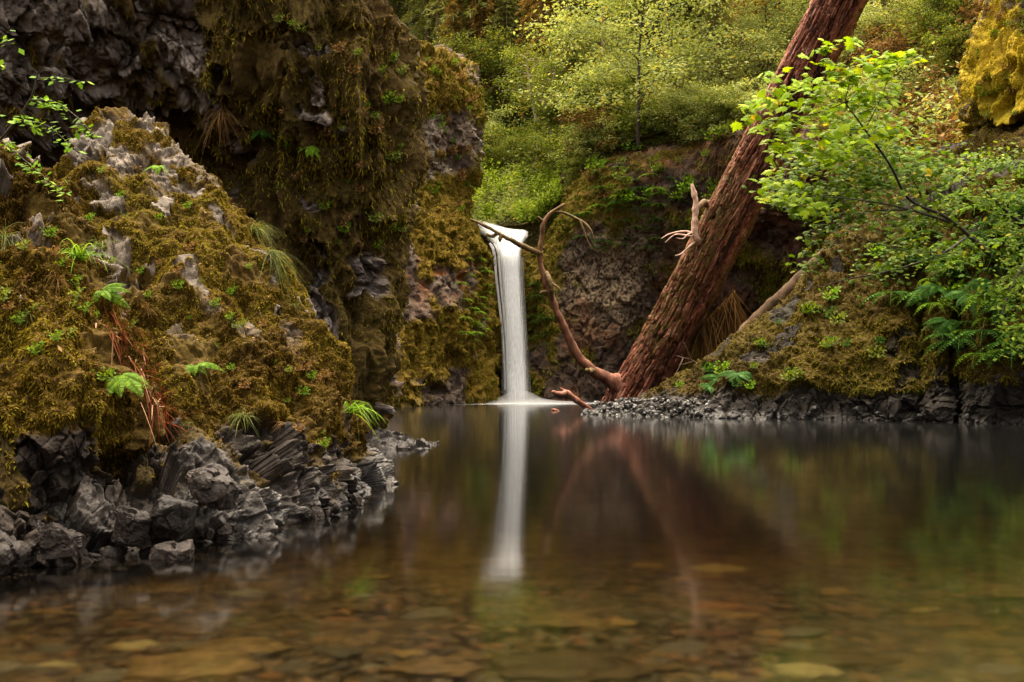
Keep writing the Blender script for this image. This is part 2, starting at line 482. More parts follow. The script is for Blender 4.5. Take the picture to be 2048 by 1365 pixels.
# ------------------------------------------------------------------ generators
class Loft:
    """a surface through rows of control points, finely sampled, then given relief along its normals"""
    def __init__(self, rows, nu, nv):
        K = np.array([[np.asarray(p, float) for p in r] for r in rows])
        A = catmull(K, nv)                              # rows refined
        self.P = np.swapaxes(catmull(np.swapaxes(A, 0, 1), nu), 0, 1)
        self.nu, self.nv = nu, nv
        self.B = self.P.copy()
        self.N = self.normals(self.P)
        self.side = 1.0
        to = np.array([0, 0, CAMZ]) - self.P
        vis = np.linspace(0.1, 0.75, nv)
        k0, k1 = int(nv * 0.1), int(nv * 0.7)
        j0, j1 = int(nu * 0.1), int(nu * 0.8)
        s = (self.N * unit(to)).sum(-1)[k0:k1, j0:j1].mean()
        if s < 0:
            self.side = -1.0
            self.N = -self.N
        self.u, self.v = proj(self.P)
        self.flat = self.P.reshape(-1, 3)

    def normals(self, P):
        du = np.gradient(P, axis=1)
        dv = np.gradient(P, axis=0)
        n = unit(np.cross(du, dv))
        return n * getattr(self, 'side', 1.0)

    def displace(self, d):
        self.P = self.P + self.N * d.reshape(self.nv, self.nu, 1)
        self.M = self.normals(self.P)
        self.u, self.v = proj(self.P)

    def faces(self):
        i = np.arange(self.nv * self.nu).reshape(self.nv, self.nu)
        q = np.stack([i[:-1, :-1], i[:-1, 1:], i[1:, 1:], i[1:, :-1]], -1).reshape(-1, 4)
        return q if self.side > 0 else q[:, ::-1]

    def front(self, px, py):
        """the surface point that shows at photo pixel (px, py), and its smooth normal"""
        d = np.hypot(self.u - px, self.v - py)
        c = d <= d.min() + 6
        D = np.where(c, self.P[..., 1], 1e9)
        k = np.unravel_index(np.argmin(D), D.shape)
        return self.P[k].copy(), self.N[k].copy()

    def sample(self, n, weight, seed=0):
        """n random points with density weight (per vertex grid); returns points, normals of the relief, and grid index"""
        r = np.random.default_rng(seed)
        P = self.P
        a = np.linalg.norm(np.cross(P[1:, :-1] - P[:-1, :-1], P[:-1, 1:] - P[:-1, :-1]), axis=-1)
        w = (a * weight[:-1, :-1]).ravel()
        if w.sum() <= 0: return np.zeros((0, 3)), np.zeros((0, 3)), np.zeros((0,), int)
        cs = np.cumsum(w)
        f = np.searchsorted(cs, r.random(n) * cs[-1])
        i, j = np.divmod(np.minimum(f, len(w) - 1), self.nu - 1)
        s, t = r.random((n, 1)), r.random((n, 1))
        p = (P[i, j] * (1 - s) + P[i, j + 1] * s) * (1 - t) + (P[i + 1, j] * (1 - s) + P[i + 1, j + 1] * s) * t
        return p, self.M[i, j], i * self.nu + j


def strips(P, D0, length, width, sag, segs=3, seed=0, flat=None):
    """grass-like blades: each a tapering strip from P along D0, sagging; returns V, [quads, tris], blade index per vertex"""
    r = np.random.default_rng(seed)
    n = len(P)
    side = unit(np.cross(D0, r.normal(size=(n, 3))))
    V = np.zeros((n, segs * 2 + 1, 3))
    length = np.broadcast_to(np.asarray(length, float), (n,))[:, None]
    width = np.broadcast_to(np.asarray(width, float), (n,))[:, None]
    sag = np.broadcast_to(np.asarray(sag, float), (n,))[:, None]
    for k in range(segs + 1):
        t = k / segs
        c = P + D0 * length * t + np.array([0, 0, -1.0]) * sag * length * t * t
        if k < segs:
            w = width * (1 - t * 0.75) * 0.5
            V[:, 2 * k] = c - side * w
            V[:, 2 * k + 1] = c + side * w
        else:
            V[:, 2 * k] = c
    b = (np.arange(n) * (segs * 2 + 1))[:, None]
    Q = [np.stack([b + 2 * k, b + 2 * k + 1, b + 2 * k + 3, b + 2 * k + 2], -1).reshape(-1, 4) for k in range(segs - 1)]
    T = np.stack([b + 2 * segs - 2, b + 2 * segs - 1, b + 2 * segs], -1).reshape(-1, 3)
    Q = np.concatenate(Q) if Q else np.zeros((0, 4), int)
    return V.reshape(-1, 3), [Q, T], np.repeat(np.arange(n), segs * 2 + 1)


def place(T, TF, P, X, Z, S):
    """copies of template T (k,3: x along, y across, z up) at P with axis X, normal Z, size S -> one vertex and face array"""
    X = unit(X)
    Y = unit(np.cross(Z, X))
    Zn = np.cross(X, Y)
    S = np.broadcast_to(np.asarray(S, float), (len(P),))
    V = P[:, None] + S[:, None, None] * (T[None, :, 0:1] * X[:, None] + T[None, :, 1:2] * Y[:, None] + T[None, :, 2:3] * Zn[:, None])
    b = (np.arange(len(P)) * len(T))[:, None, None]
    F = [(np.asarray(f)[None] + b).reshape(-1, np.asarray(f).shape[1]) for f in TF]
    return V.reshape(-1, 3), F, np.repeat(np.arange(len(P)), len(T))


LEAF = np.array([(0, 0, 0), (0.45, 0.26, -0.05), (1, 0, -0.12), (0.45, -0.26, -0.05)], float)
LEAF_F = [np.array([(0, 1, 2), (0, 2, 3)])]


def maple_template():
    pts = [(0, 0)]
    half = [(0.02, 0.10), (-0.10, 0.34), (0.10, 0.30), (0.16, 0.56), (0.26, 0.44), (0.44, 0.62), (0.48, 0.40), (0.66, 0.44), (0.55, 0.20), (0.76, 0.20), (0.80, 0.10)]
    outl = half + [(1.05, 0.0)] + [(x, -y) for x, y in half[::-1]]
    T = [(0.3, 0, 0.03)] + [(0, 0, 0)] + [(x, y, -0.25 * abs(y) ** 1.3 - 0.10 * x * x) for x, y in outl]
    n = len(T) - 1
    F = np.array([(0, i, i % n + 1) for i in range(1, n + 1)])
    return np.array(T, float), [F]


MAPLE, MAPLE_F = maple_template()


def ico_template(seed, flat=0.5, sub=2, rough=0.18, angular=False):
    import bmesh
    bm = bmesh.new()
    bmesh.ops.create_icosphere(bm, subdivisions=sub, radius=0.5)
    V = np.array([v.co[:] for v in bm.verts])
    F = np.array([[v.index for v in f.verts] for f in bm.faces])
    bm.free()
    if angular:
        r = np.random.default_rng(seed)
        nrm = unit(r.normal(size=(13, 3)))
        off = 0.30 + 0.14 * r.random(13)
        for nn, o in zip(nrm, off):                     # cut the ball by random planes: a broken block
            h = V @ nn - o
            V = V - np.maximum(h, 0)[:, None] * nn
        fq, fq2 = facet(V * np.array([4, 4, 3]) + seed, seed)
        V = V + unit(V) * (0.05 * fq + 0.018 * fbm(V * 7 + seed, 4, seed))[:, None]
    else:
        V = V + unit(V) * (rough * 0.5 * fbm(V * 2.2 + seed * 3.1, 3, seed))[:, None]
    V[:, 2] *= flat
    return V, F


def tube(pts, radii, sides=10, n=24, seed=0, wob=0.0, cap=True):
    pts = catmull(np.array(pts, float), n)
    rad = catmull(np.array(radii, float).reshape(-1, 1), n)[:, 0]
    t = unit(np.gradient(pts, axis=0))
    ref = np.array([0.31, 0.9, 0.2]) if abs(t[0, 2]) > 0.5 else np.array([0.1, 0.2, 1.0])
    a = unit(np.cross(t, ref))
    b = np.cross(t, a)
    th = np.linspace(0, 2 * math.pi, sides, endpoint=False)
    ring = np.cos(th)[None, :, None] * a[:, None] + np.sin(th)[None, :, None] * b[:, None]
    R = np.repeat(rad[:, None], sides, 1)
    if wob:
        q = (pts[:, None] + ring * rad[:, None, None]).reshape(-1, 3)
        R = R * (1 + wob * fbm(q / max(rad.mean(), 1e-3) * 0.7 + seed, 3, seed).reshape(n, sides))
    V = (pts[:, None] + ring * R[..., None]).reshape(-1, 3)
    i = np.arange(n * sides).reshape(n, sides)
    j = np.roll(i, -1, 1)
    Q = np.stack([i[:-1], j[:-1], j[1:], i[1:]], -1).reshape(-1, 4)
    T = np.zeros((0, 3), int)
    if cap:
        V = np.concatenate([V, pts[:1], pts[-1:]])
        m = n * sides
        T = np.concatenate([np.stack([j[0], i[0], np.full(sides, m)], -1), np.stack([i[-1], j[-1], np.full(sides, m + 1)], -1)])
    return V, [Q, T]


def merge(parts):
    """[(V, [faces...])] -> V, [quads, tris]"""
    Vs, Q, T, o = [], [], [], 0
    for V, F in parts:
        for f in F:
            f = np.asarray(f)
            if len(f): (Q if f.shape[1] == 4 else T).append(f + o)
        Vs.append(V)
        o += len(V)
    return np.concatenate(Vs), [np.concatenate(Q) if Q else np.zeros((0, 4), int), np.concatenate(T) if T else np.zeros((0, 3), int)]


# ================================================================== THE SETTING
# ---- pool: a box of clear brown water over a stony bed
def bed_z(x, y):
    return -0.16 - 0.10 * np.clip(y - 1.0, 0, 3) - 0.26 * np.clip(y - 4.0, 0, 8) + 0.04 * np.sin(x * 1.1 + y * 0.6)


m, nt, out, N, L = nodes('clear_pool_water')
fr = N("Fresnel"); fr.inputs[0].default_value = 1.33
gl = N("BsdfGlossy"); gl.inputs["Roughness"].default_value = 0.085
gl.inputs["Color"].default_value = (1, 1, 1, 1)
tr = N("BsdfRefraction"); tr.inputs["Color"].default_value = (0.97, 0.95, 0.90, 1); tr.inputs["IOR"].default_value = 1.33; tr.inputs["Roughness"].default_value = 0.2
mx = N("MixShader")
nz = noise_node(N, L, 1.0, 3, 0.5, sc=(0.35, 2.6, 1))
bp = N("Bump"); bp.inputs["Strength"].default_value = 0.05; bp.inputs["Distance"].default_value = 0.02
L(nz, bp.inputs["Height"]); L(bp.outputs[0], gl.inputs["Normal"])
L(fr.outputs[0], mx.inputs[0]); L(tr.outputs[0], mx.inputs[1]); L(gl.outputs[0], mx.inputs[2])
L(mx.outputs[0], out.inputs["Surface"])
va = N("VolumeAbsorption")
va.inputs["Color"].default_value = (0.72, 0.64, 0.42, 1)
va.inputs["Density"].default_value = 3.2
L(va.outputs[0], out.inputs["Volume"])
M['water'] = m
X0, X1, Y0, Y1, ZB = -45, 45, -4, 62, -4.6
Vw = np.array([(X0, Y0, 0), (X1, Y0, 0), (X1, Y1, 0), (X0, Y1, 0), (X0, Y0, ZB), (X1, Y0, ZB), (X1, Y1, ZB), (X0, Y1, ZB)], float)
Fw = np.array([(0, 1, 2, 3), (7, 6, 5, 4), (4, 5, 1, 0), (5, 6, 2, 1), (6, 7, 3, 2), (7, 4, 0, 3)])
tag(obj('water', Vw, Fw, M['water'], origin=(0, 0, 0), smooth=False), kind='structure')

gx, gy = np.meshgrid(np.linspace(-40, 40, 260), np.concatenate([np.linspace(-3.5, 14, 200), np.linspace(14.3, 60, 80)]))
gz = np.maximum(bed_z(gx, gy), -4.0)
Vb = np.stack([gx, gy, gz], -1).reshape(-1, 3)
Vb[:, 2] += 0.03 * fbm(Vb * 2.5, 4, 3)
ii = np.arange(gx.size).reshape(gx.shape)
Fb = np.stack([ii[:-1, :-1], ii[:-1, 1:], ii[1:, 1:], ii[1:, :-1]], -1).reshape(-1, 4)
m, nt, out, N, L = nodes('river_sand_and_silt')
vo = N("TexVoronoi"); vo.inputs["Scale"].default_value = 16
tc = N("TexCoord"); L(tc.outputs["Object"], vo.inputs["Vector"])
c = ramp(N, L, vo.outputs["Color"], [(0.2, (0.016, 0.011, 0.006)), (0.5, (0.04, 0.03, 0.015)), (0.8, (0.07, 0.05, 0.025))])
b = N("BsdfPrincipled"); b.inputs["Roughness"].default_value = 0.9
L(c, b.inputs["Base Color"]); L(b.outputs[0], out.inputs[0])
tag(obj('riverbed', Vb, Fb, m, origin=(0, 0, 0)), kind='structure')

# ---- the wooded slope that closes the gorge
H0 = [(300, 450, 50), (800, 450, 50), (920, 449, 50), (1000, 446, 49.5), (1060, 438, 49), (1110, 405, 48.5), (1190, 310, 47), (1350, 252, 46), (1500, 240, 43.5), (1700, 300, 37), (1900, 395, 27.5), (2100, 405, 24), (2600, 420, 19)]
H1 = [(300, 380, 58), (800, 382, 58), (920, 378, 58), (1000, 370, 58), (1060, 360, 57), (1110, 335, 56), (1190, 250, 54), (1350, 185, 52), (1500, 165, 48.5), (1700, 225, 41), (1900, 280, 31.5), (2100, 290, 28), (2600, 300, 23)]
H2 = [(300, 200, 72), (800, 225, 70), (920, 240, 69), (1000, 245, 69), (1060, 235, 68), (1110, 200, 66), (1190, 120, 64), (1350, 70, 60), (1500, 45, 56), (1700, 100, 47), (1900, 130, 36), (2100, 120, 32), (2600, 120, 27)]
H3 = [(300, -60, 92), (800, -30, 89), (920, 0, 88), (1000, 0, 87), (1060, -20, 86), (1110, -50, 84), (1190, -90, 80), (1350, -130, 74), (1500, -150, 67), (1700, -90, 55), (1900, -90, 43), (2100, -110, 37), (2600, -150, 32)]
H4 = [(300, -420, 120), (800, -400, 115), (920, -380, 112), (1000, -380, 110), (1060, -390, 110), (1110, -400, 106), (1190, -420, 100), (1350, -450, 92), (1500, -470, 82), (1700, -460, 68), (1900, -480, 55), (2100, -520, 47), (2600, -600, 42)]
hill = Loft([[at(*p) for p in r] for r in ([(a, b + 95, c - 0.3) for a, b, c in H0], [(a, b + 12, c - 0.2) for a, b, c in H0], H0, H1, H2, H3, H4)], 420, 460)
q = hill.P.reshape(-1, 3)
dh = 0.9 * fbm(q * 0.16, 4, 11) + 0.25 * fbm(q * 0.9, 3, 12)
dh *= sm(0.28, 0.36, np.repeat(np.linspace(0, 1, 460), 420))
hill.displace(dh)
hm = sm(-0.3, 0.4, fbm(q * 0.3, 4, 21))
tag(obj('hillside', hill.P.reshape(-1, 3), hill.faces(), M['soil'], origin=(0, 50, 0), attrs={'moss': hm, 'wet': hm * 0}), kind='structure')

# the gorge goes on downstream, behind the photographer: unseen sloping ground, added to dim the rock faces towards the camera
G = []
for k, (r_, z_) in enumerate(((13, -1.0), (15, 2.0), (20, 4.5), (34, 8))):
    G.append([(r_ * 1.35 * math.cos(a), 4 + r_ * math.sin(a), z_) for a in np.radians(np.linspace(165, 375, 9))])
gorge = Loft(G, 160, 60)
q = gorge.P.reshape(-1, 3)
gorge.displace(0.8 * fbm(q * 0.25, 4, 31))
gm = sm(-0.2, 0.5, fbm(q * 0.4, 4, 33))
tag(obj('unseen_gorge_terrain', gorge.P.reshape(-1, 3), gorge.faces(), M['soil'], origin=(0, -10, 0), attrs={'moss': gm, 'wet': gm * 0}), kind='structure')


# ================================================================== ROCK THINGS
def moss_blades(loft, n, weight, length, width, up, down, rand, seed, segs=2, mat=None, sag=0.3):
    p, nn, idx = loft.sample(n, weight, seed)
    r = np.random.default_rng(seed + 5)
    d = unit(nn * up + np.array([0, 0, -1.0]) * down + r.normal(size=p.shape) * rand)
    ln = length * (0.5 + r.random(len(p)))
    V, F, bi = strips(p - nn * length * 0.15, d, ln, width * (0.6 + 0.8 * r.random(len(p))), sag, segs, seed + 9)
    q_ = p * (0.35 / length) * 0.25
    clump = 0.45 + 0.26 * fbm(q_, 3, seed + 3) + 0.48 * fbm(p * 0.014 / length, 3, seed + 4)
    t = np.clip(clump + 0.17 * r.normal(size=len(p)), 0, 0.97)
    t = np.where(r.random(len(p)) < 0.012, 1.0, t)
    return V, F, t[bi]


def cliff_thing(name, label, cat, loft, mat, attrs, moss_mesh=None, moss_mat=None, partname='moss_cover', origin=None):
    V = loft.P.reshape(-1, 3)
    org = origin if origin is not None else np.array([V[:, 0].mean(), V[:, 1].mean(), 0.0])
    t = thing(name, org, label, cat)
    obj('rock', V, loft.faces(), mat, t, attrs=attrs)
    if moss_mesh is not None:
        mo = obj(partname, moss_mesh[0], moss_mesh[1], moss_mat, t, attrs={'tint': moss_mesh[2]}, smooth=False)
        mo['kind'] = 'stuff'
    return t


# ---- foreground rock with the grey crest
def W(px, D): return at(px, wl(D), D)
def U(px, D, z=-0.5):
    p = at(px, 775, D); p[2] = z; return p


wlA = [(-150, 3.8), (60, 4.02), (250, 4.28), (430, 4.62), (590, 5.25), (680, 5.85), (728, 6.15), (735, 7.2), (640, 9.0)]
A = [
    [U(a + (10 if i < 7 else 0), d - 0.12) for i, (a, d) in enumerate(wlA)],
    [W(*p) for p in wlA],
    [at(-150, 910, 4.15), at(60, 900, 4.42), at(245, 880, 4.75), at(425, 868, 5.05), at(592, 865, 5.6), at(685, 880, 5.98), at(726, 925, 6.25), at(728, 925, 7.3), at(640, 900, 9)],
    [at(-110, 740, 4.9), at(100, 720, 5.1), at(265, 700, 5.35), at(405, 690, 5.6), at(540, 700, 5.9), at(628, 745, 6.15), at(706, 850, 6.4), at(705, 860, 7.4), at(620, 860, 9)],
    [at(-20, 560, 5.8), at(130, 520, 6.1), at(245, 485, 6.3), at(345, 470, 6.4), at(475, 520, 6.4), at(590, 640, 6.5), at(677, 780, 6.6), at(670, 800, 7.5), at(600, 800, 9)],
    [at(60, 430, 6.5), at(150, 350, 6.9), at(212, 292, 7.1), at(300, 290, 7.1), at(430, 388, 6.95), at(562, 522, 6.85), at(656, 690, 6.8), at(640, 720, 7.6), at(580, 740, 9)],
    [at(90, 440, 7.3), at(170, 370, 7.7), at(225, 315, 7.9), at(300, 310, 7.9), at(420, 410, 7.8), at(540, 545, 7.6), at(630, 710, 7.5), at(610, 740, 8.2), at(560, 760, 9.2)],
    [at(120, 640, 8.2), at(190, 600, 8.5), at(240, 560, 8.8), at(300, 560, 8.8), at(410, 640, 8.7), at(520, 760, 8.5), at(600, 850, 8.2), at(590, 850, 8.8), at(540, 850, 9.5)],
]
LA = Loft(A, 720, 760)
q = LA.B.reshape(-1, 3)
u, v = LA.u.ravel(), LA.v.ravel()
hz = q[:, 2]
bare = sm(0.60, 0.45, hz + 0.24 * fbm(q * 2.8, 4, 41) - 0.05 + 0.20 * sm(520, 660, u))                # dark bare rock above the waterline
crest = sm(400, 340, v + 60 * fbm(q * 4, 3, 42)) * sm(430, 330, u) * sm(-0.25, 0.15, fbm(q * 8, 3, 38))
patch = sm(0.46, 0.58, fbm(q @ ROT * np.array([7, 7, 3]), 4, 43)) * sm(0.8, 1.2, hz) * 0.95
gully = np.exp(-((u - (205 + (v - 600) * 0.50)) / 42.0) ** 2) * sm(560, 640, v) * sm(940, 860, v)
mossA = np.clip(1 - np.maximum(np.maximum(bare, crest), patch), 0, 1)
mossA = np.maximum(mossA, 0.65 * sm(0.25, 0.5, fbm(q * 7, 4, 31)) * sm(0.12, 0.25, hz))
q2 = q @ ROT
fh, fe = facet(q2 * np.array([5.0, 5.0, 2.1]) + 0.5 * fbm3(q * 3, 44), 45)
fh2, fe2 = facet(q * np.array([14, 14, 11]) + 0.4 * fbm3(q * 8, 40), 46)
rockd = 0.125 * fh + 0.036 * fh2 - 0.04 * sm(0.10, 0.0, fe) - 0.012 * sm(0.1, 0, fe2) + 0.012 * fbm(q * 14, 4, 39) + 0.011 * facet(q * 30, 32)[0]
mossd = -0.02 + 0.075 * fbm(q * np.array([4.5, 4.5, 3.2]), 4, 47) + 0.045 * (1 - np.abs(fbm(q * 11, 3, 37))) + 0.018 * fbm(q * 26, 2, 48)
big = 0.13 * fbm(q * 1.1, 3, 49) + 0.06 * fbm(q * np.array([3.2, 3.2, 1.4]), 3, 50)
fix = sm(1.0, 0.86, np.tile(np.linspace(0, 1, LA.nu), LA.nv))
rockd = rockd * (1 - 0.55 * np.maximum(crest, patch)) + 0.035 * crest * (facet(q * 13 + 0.4 * fbm3(q * 6, 34), 33)[0])
LA.displace((big * 0.8 * fix + (1 - mossA) * rockd + mossA * mossd - 0.10 * gully))
wetA = sm(0.34, 0.04, hz + 0.1 * fbm(q * 4, 3, 35))
wA = (mossA.reshape(LA.nv, LA.nu) ** 4) * sm(-0.75, -0.2, fbm(q * 3.5, 4, 30)).reshape(LA.nv, LA.nu) * (LA.N[..., 1] < 0.35)
mm = moss_blades(LA, 330000, wA, 0.015, 0.0085, 0.8, 0.6, 0.8, 61)
t_rockA = cliff_thing('mossy_rock', 'near mossy rock with pale rubbly crest and dark broken foot in the pool', 'rock', LA, M['rock_near'],
                      {'moss': mossA, 'wet': wetA, 'dry': np.maximum(crest, sm(0.7, 1.2, hz))}, mm, M['moss_near'])

# ---- nearer mossy hump at the picture's edge
def row(*a): return [at(*p) for p in a]
wlB = [(-350, 3.45), (-150, 3.62), (0, 3.82), (110, 4.02), (195, 4.22), (215, 4.9), (150, 5.6)]
B = [
    [U(a, d - 0.1) for a, d in wlB],
    [W(*p) for p in wlB],
    row((-350, 950, 3.7), (-150, 950, 3.85), (0, 945, 4.0), (125, 935, 4.15), (212, 945, 4.35), (220, 940, 5.0), (150, 940, 5.7)),
    row((-350, 760, 3.9), (-150, 760, 4.0), (0, 760, 4.1), (140, 770, 4.2), (242, 800, 4.45), (235, 800, 5.1), (160, 800, 5.8)),
    row((-350, 560, 4.3), (-150, 560, 4.4), (-20, 570, 4.5), (108, 590, 4.6), (212, 640, 4.75), (200, 660, 5.4), (140, 660, 6.0)),
    row((-350, 380, 4.9), (-150, 390, 5.0), (-40, 400, 5.0), (58, 445, 5.05), (140, 505, 5.15), (120, 530, 5.8), (100, 560, 6.2)),
    row((-350, 160, 5.6), (-150, 205, 5.7), (-60, 235, 5.7), (0, 282, 5.6), (58, 362, 5.6), (40, 420, 6.1), (30, 450, 6.5)),
    row((-350, 220, 6.6), (-150, 260, 6.6), (-60, 290, 6.6), (0, 330, 6.5), (40, 400, 6.4), (20, 440, 6.7), (10, 480, 6.9)),
    row((-350, 500, 7.2), (-150, 500, 7.2), (-60, 520, 7.2), (0, 540, 7.1), (20, 560, 7.0), (10, 580, 7.0), (0, 600, 7.2)),
]
LB = Loft(B, 460, 640)
q = LB.B.reshape(-1, 3)
hz = q[:, 2]
bare = sm(0.50, 0.37, hz + 0.26 * fbm(q * 2.8, 4, 141))
patch = sm(0.36, 0.50, fbm(q @ ROT * np.array([7, 7, 3]), 4, 143)) * sm(0.6, 0.8, hz)
mossB = np.clip(1 - np.maximum(bare, patch), 0, 1)
mossB = np.maximum(mossB, 0.65 * sm(0.25, 0.5, fbm(q * 7, 4, 131)) * sm(0.12, 0.25, hz))
q2 = q @ ROT
fh, fe = facet(q2 * np.array([4.8, 4.8, 2.0]) + 0.5 * fbm3(q * 3, 144), 145)
fh2, fe2 = facet(q * np.array([14, 14, 11]) + 0.4 * fbm3(q * 8, 140), 146)
rockd = 0.125 * fh + 0.036 * fh2 - 0.04 * sm(0.10, 0.0, fe) - 0.012 * sm(0.1, 0, fe2) + 0.012 * fbm(q * 14, 4, 139) + 0.011 * facet(q * 30, 132)[0]
mossd = -0.025 + 0.08 * fbm(q * np.array([4.5, 4.5, 2.4]), 4, 147) + 0.05 * (1 - np.abs(fbm(q * np.array([11, 11, 6]), 3, 137))) + 0.018 * fbm(q * 26, 2, 148)
LB.displace(0.11 * fbm(q * 1.2, 3, 149) + 0.05 * fbm(q * np.array([3.4, 3.4, 1.4]), 3, 150) + (1 - mossB) * rockd + mossB * mossd)
wB = (mossB.reshape(LB.nv, LB.nu) ** 4) * sm(-0.75, -0.2, fbm(q * 3.5, 4, 130)).reshape(LB.nv, LB.nu) * (LB.N[..., 1] < 0.35) * (LB.u > -120)
mm = moss_blades(LB, 150000, wB, 0.017, 0.0085, 0.75, 0.8, 0.8, 161)
t_rockB = cliff_thing('mossy_rock', 'steep moss-hung hump of rock, nearest one, cut off by the left picture edge', 'rock', LB, M['rock_near'],
                      {'moss': mossB, 'wet': sm(0.10, 0.0, hz), 'dry': sm(0.6, 0.9, hz)}, mm, M['moss_near'])

# ---- the tall left cliff
sil = [(766, 893), (770, 840), (776, 780), (776, 720), (783, 620), (795, 520), (804, 425), (818, 350), (824, 285), (830, 220), (830, 150), (822, 75), (806, 0), (790, -200), (760, -600)]
Dbase = [9.6, 10.4, 10.9, 11.2, 11.3, 11.5, 12.0, 13.6, 17.0, 24.0, 30.0]
rows = []
for k, (sx, sy) in enumerate(sil):
    bulge = -0.35 * math.exp(-((sy - 170) / 160.0) ** 2) + 0.35 * math.exp(-((sy - 560) / 150.0) ** 2)
    lean = 0.0 if sy > 0 else -0.2
    sx = sx - 32
    xs = [-350, 0, 230, 420, 570, sx - 70, sx, sx - 10, sx - 120, sx - 260, sx - 330]
    rec = [0.0, 0.3, 0.6, 0.55, 0.15, 0, 0, 0, 0, 0, 0]
    rr_ = math.exp(-((sy - 330) / 170.0) ** 2)
    pr = []
    for x_, d_, r0 in zip(xs, Dbase, rec):
        D_ = d_ + bulge + lean + 1.6 * r0 * rr_
        z_y = sy if k else wl(D_)
        pr.append(at(x_, z_y, D_))
    rows.append(pr)
rows.insert(0, [p * np.array([1, 1, 0]) + np.array([0, 0, -0.6]) for p in rows[0]])
LC = Loft(rows, 900, 900)
q = LC.B.reshape(-1, 3)
u, v = LC.u.ravel(), LC.v.ravel()
fu = fbm(q * np.array([1.3, 1.3, 0.8]), 4, 241)
rockmask = sm(520, 380, u + 110 * fu) * sm(480, 330, v + 120 * fu)
rockmask = np.maximum(rockmask, sm(0.05, 0.35, fbm(q * np.array([1.6, 1.6, 0.9]), 4, 243)) * sm(470, 560, v) * sm(560, 650, u))
rockmask = np.maximum(rockmask, sm(0.35, 0.5, fbm(q * 2.2, 4, 244)) * 0.8 * sm(760, 600, u))
rockmask = np.maximum(rockmask, sm(0.25, 0.1, q[:, 2]))
rockmask = sm(0.28, 0.58, rockmask * (0.8 + 0.75 * fbm(q @ ROT * np.array([3.5, 3.5, 1.4]), 4, 240)))
mossC = 1 - rockmask
q2 = q @ ROT
fh, fe = facet(q2 * np.array([3.4, 3.4, 1.1]) + 0.6 * fbm3(q * 1.6, 245), 246)
fh2, fe2 = facet(q2 * np.array([9, 9, 3.6]) + 0.5 * fbm3(q * 4, 239), 247)
rockd = 0.20 * fh + 0.085 * fh2 - 0.05 * sm(0.10, 0.0, fe) - 0.03 * sm(0.1, 0, fe2) + 0.05 * fbm(q * 7, 4, 238) + 0.03 * facet(q * np.array([17, 17, 11]), 236)[0]
ridge = 1 - np.abs(fbm(q * np.array([2.6, 2.6, 0.55]), 4, 248))
mossd = 0.34 * ridge + 0.10 * fbm(q * np.array([6, 6, 2]), 4, 249) + 0.06 * (1 - np.abs(fbm(q * np.array([12, 12, 6]), 3, 237))) - 0.14
LC.displace(0.22 * fbm(q * 0.7, 3, 250) + mossC * mossd + (1 - mossC) * rockd)
wC = (mossC.reshape(LC.nv, LC.nu) ** 1.5) * (LC.N[..., 1] < 0.5) * (LC.v > -60) * (LC.u > -60)
mm = moss_blades(LC, 260000, wC * sm(-0.55, -0.1, fbm(LC.B.reshape(-1, 3) * 2.6, 4, 262)).reshape(LC.nv, LC.nu), 0.040, 0.017, 0.6, 1.0, 0.75, 261, segs=2, sag=0.5)
t_cliff = cliff_thing('rock_cliff', 'towering dark cliff hung with brown moss, rising out of frame at upper left', 'cliff', LC, M['rock_cliff'],
                      {'moss': mossC, 'wet': sm(0.2, 0, q[:, 2])}, mm, M['moss_dark'])

# ---- cliff left of the falls
silL = [(985, 812), (982, 740), (980, 650), (976, 570), (962, 510), (936, 452), (914, 405), (925, 350), (940, 295), (950, 235), (951, 185), (943, 145), (912, 116), (870, 108)]
rows = []
for k, (sx, sy) in enumerate(silL):
    up = sm(470, 330, sy)
    rr_ = []
    for f, d0, d1 in ((-1.6, 22, 22), (-.7, 28, 28), (0, 33, 33.5), (.35, 37.5, 38), (.55, 39.8, 40.2), (.72, 41.2, 41.8), (.88, 42.8, 43.2), (1, 44.6, 45), (1.0, 48, 48), (.9, 52, 52)):
        x0 = 690
        rr_.append(at(x0 + (sx - x0) * f, sy - (0 if f < 0.9 else 0), d0 + (d1 - d0) * up + 1.2 * up - 1.4 * sm(500, 800, sy) * (f < 1)))
    rows.append(rr_)
rows[0] = [p * np.array([1, 1, 0]) + np.array([0, 0, -0.4]) for p in rows[0]]
last = rows[-1]
rows.append([p + np.array([0, 3.0, -0.2]) for p in last])
rows.append([p + np.array([0, 8.0, -3]) for p in last])
LD = Loft(rows, 520, 560)
q = LD.B.reshape(-1, 3)
u, v = LD.u.ravel(), LD.v.ravel()
f4 = fbm(q * 0.45, 4, 341)
mossD = sm(0.0, 0.35, f4 + 0.8 * sm(60, 0, np.abs(u - (870 + (v - 330) * 0.35))) * sm(330, 380, v) * sm(540, 470, v) + 0.5 * sm(240, 190, v) + 0.35 * sm(640, 700, v) * sm(740, 700, v) + 0.35 * sm(940, 985, u) + 0.12 + 0.5 * sm(330, 390, v) * sm(560, 500, v) * sm(840, 900, u))
lich = sm(0.0, 0.4, fbm(q * 0.6, 3, 342)) * sm(420, 330, v) * sm(200, 260, v) * 0.9
rust = np.exp(-((v - 545) / 60.0) ** 2) * sm(0.0, 0.3, fbm(q * 0.8, 3, 343))
fh, fe = facet(q * np.array([1.5, 1.5, 1.1]) + 0.3 * fbm(q, 2, 344)[:, None], 345)
fh2, fe2 = facet(q * 3.6, 346)
LD.displace(0.5 * fbm(q * 0.25, 3, 347) + 0.25 * fh + 0.12 * fh2 + mossD * 0.25 * (1 - np.abs(fbm(q * np.array([1.2, 1.2, 0.5]), 3, 348))))
wD = mossD.reshape(LD.nv, LD.nu) * (LD.u > 760) * (LD.v < 815)
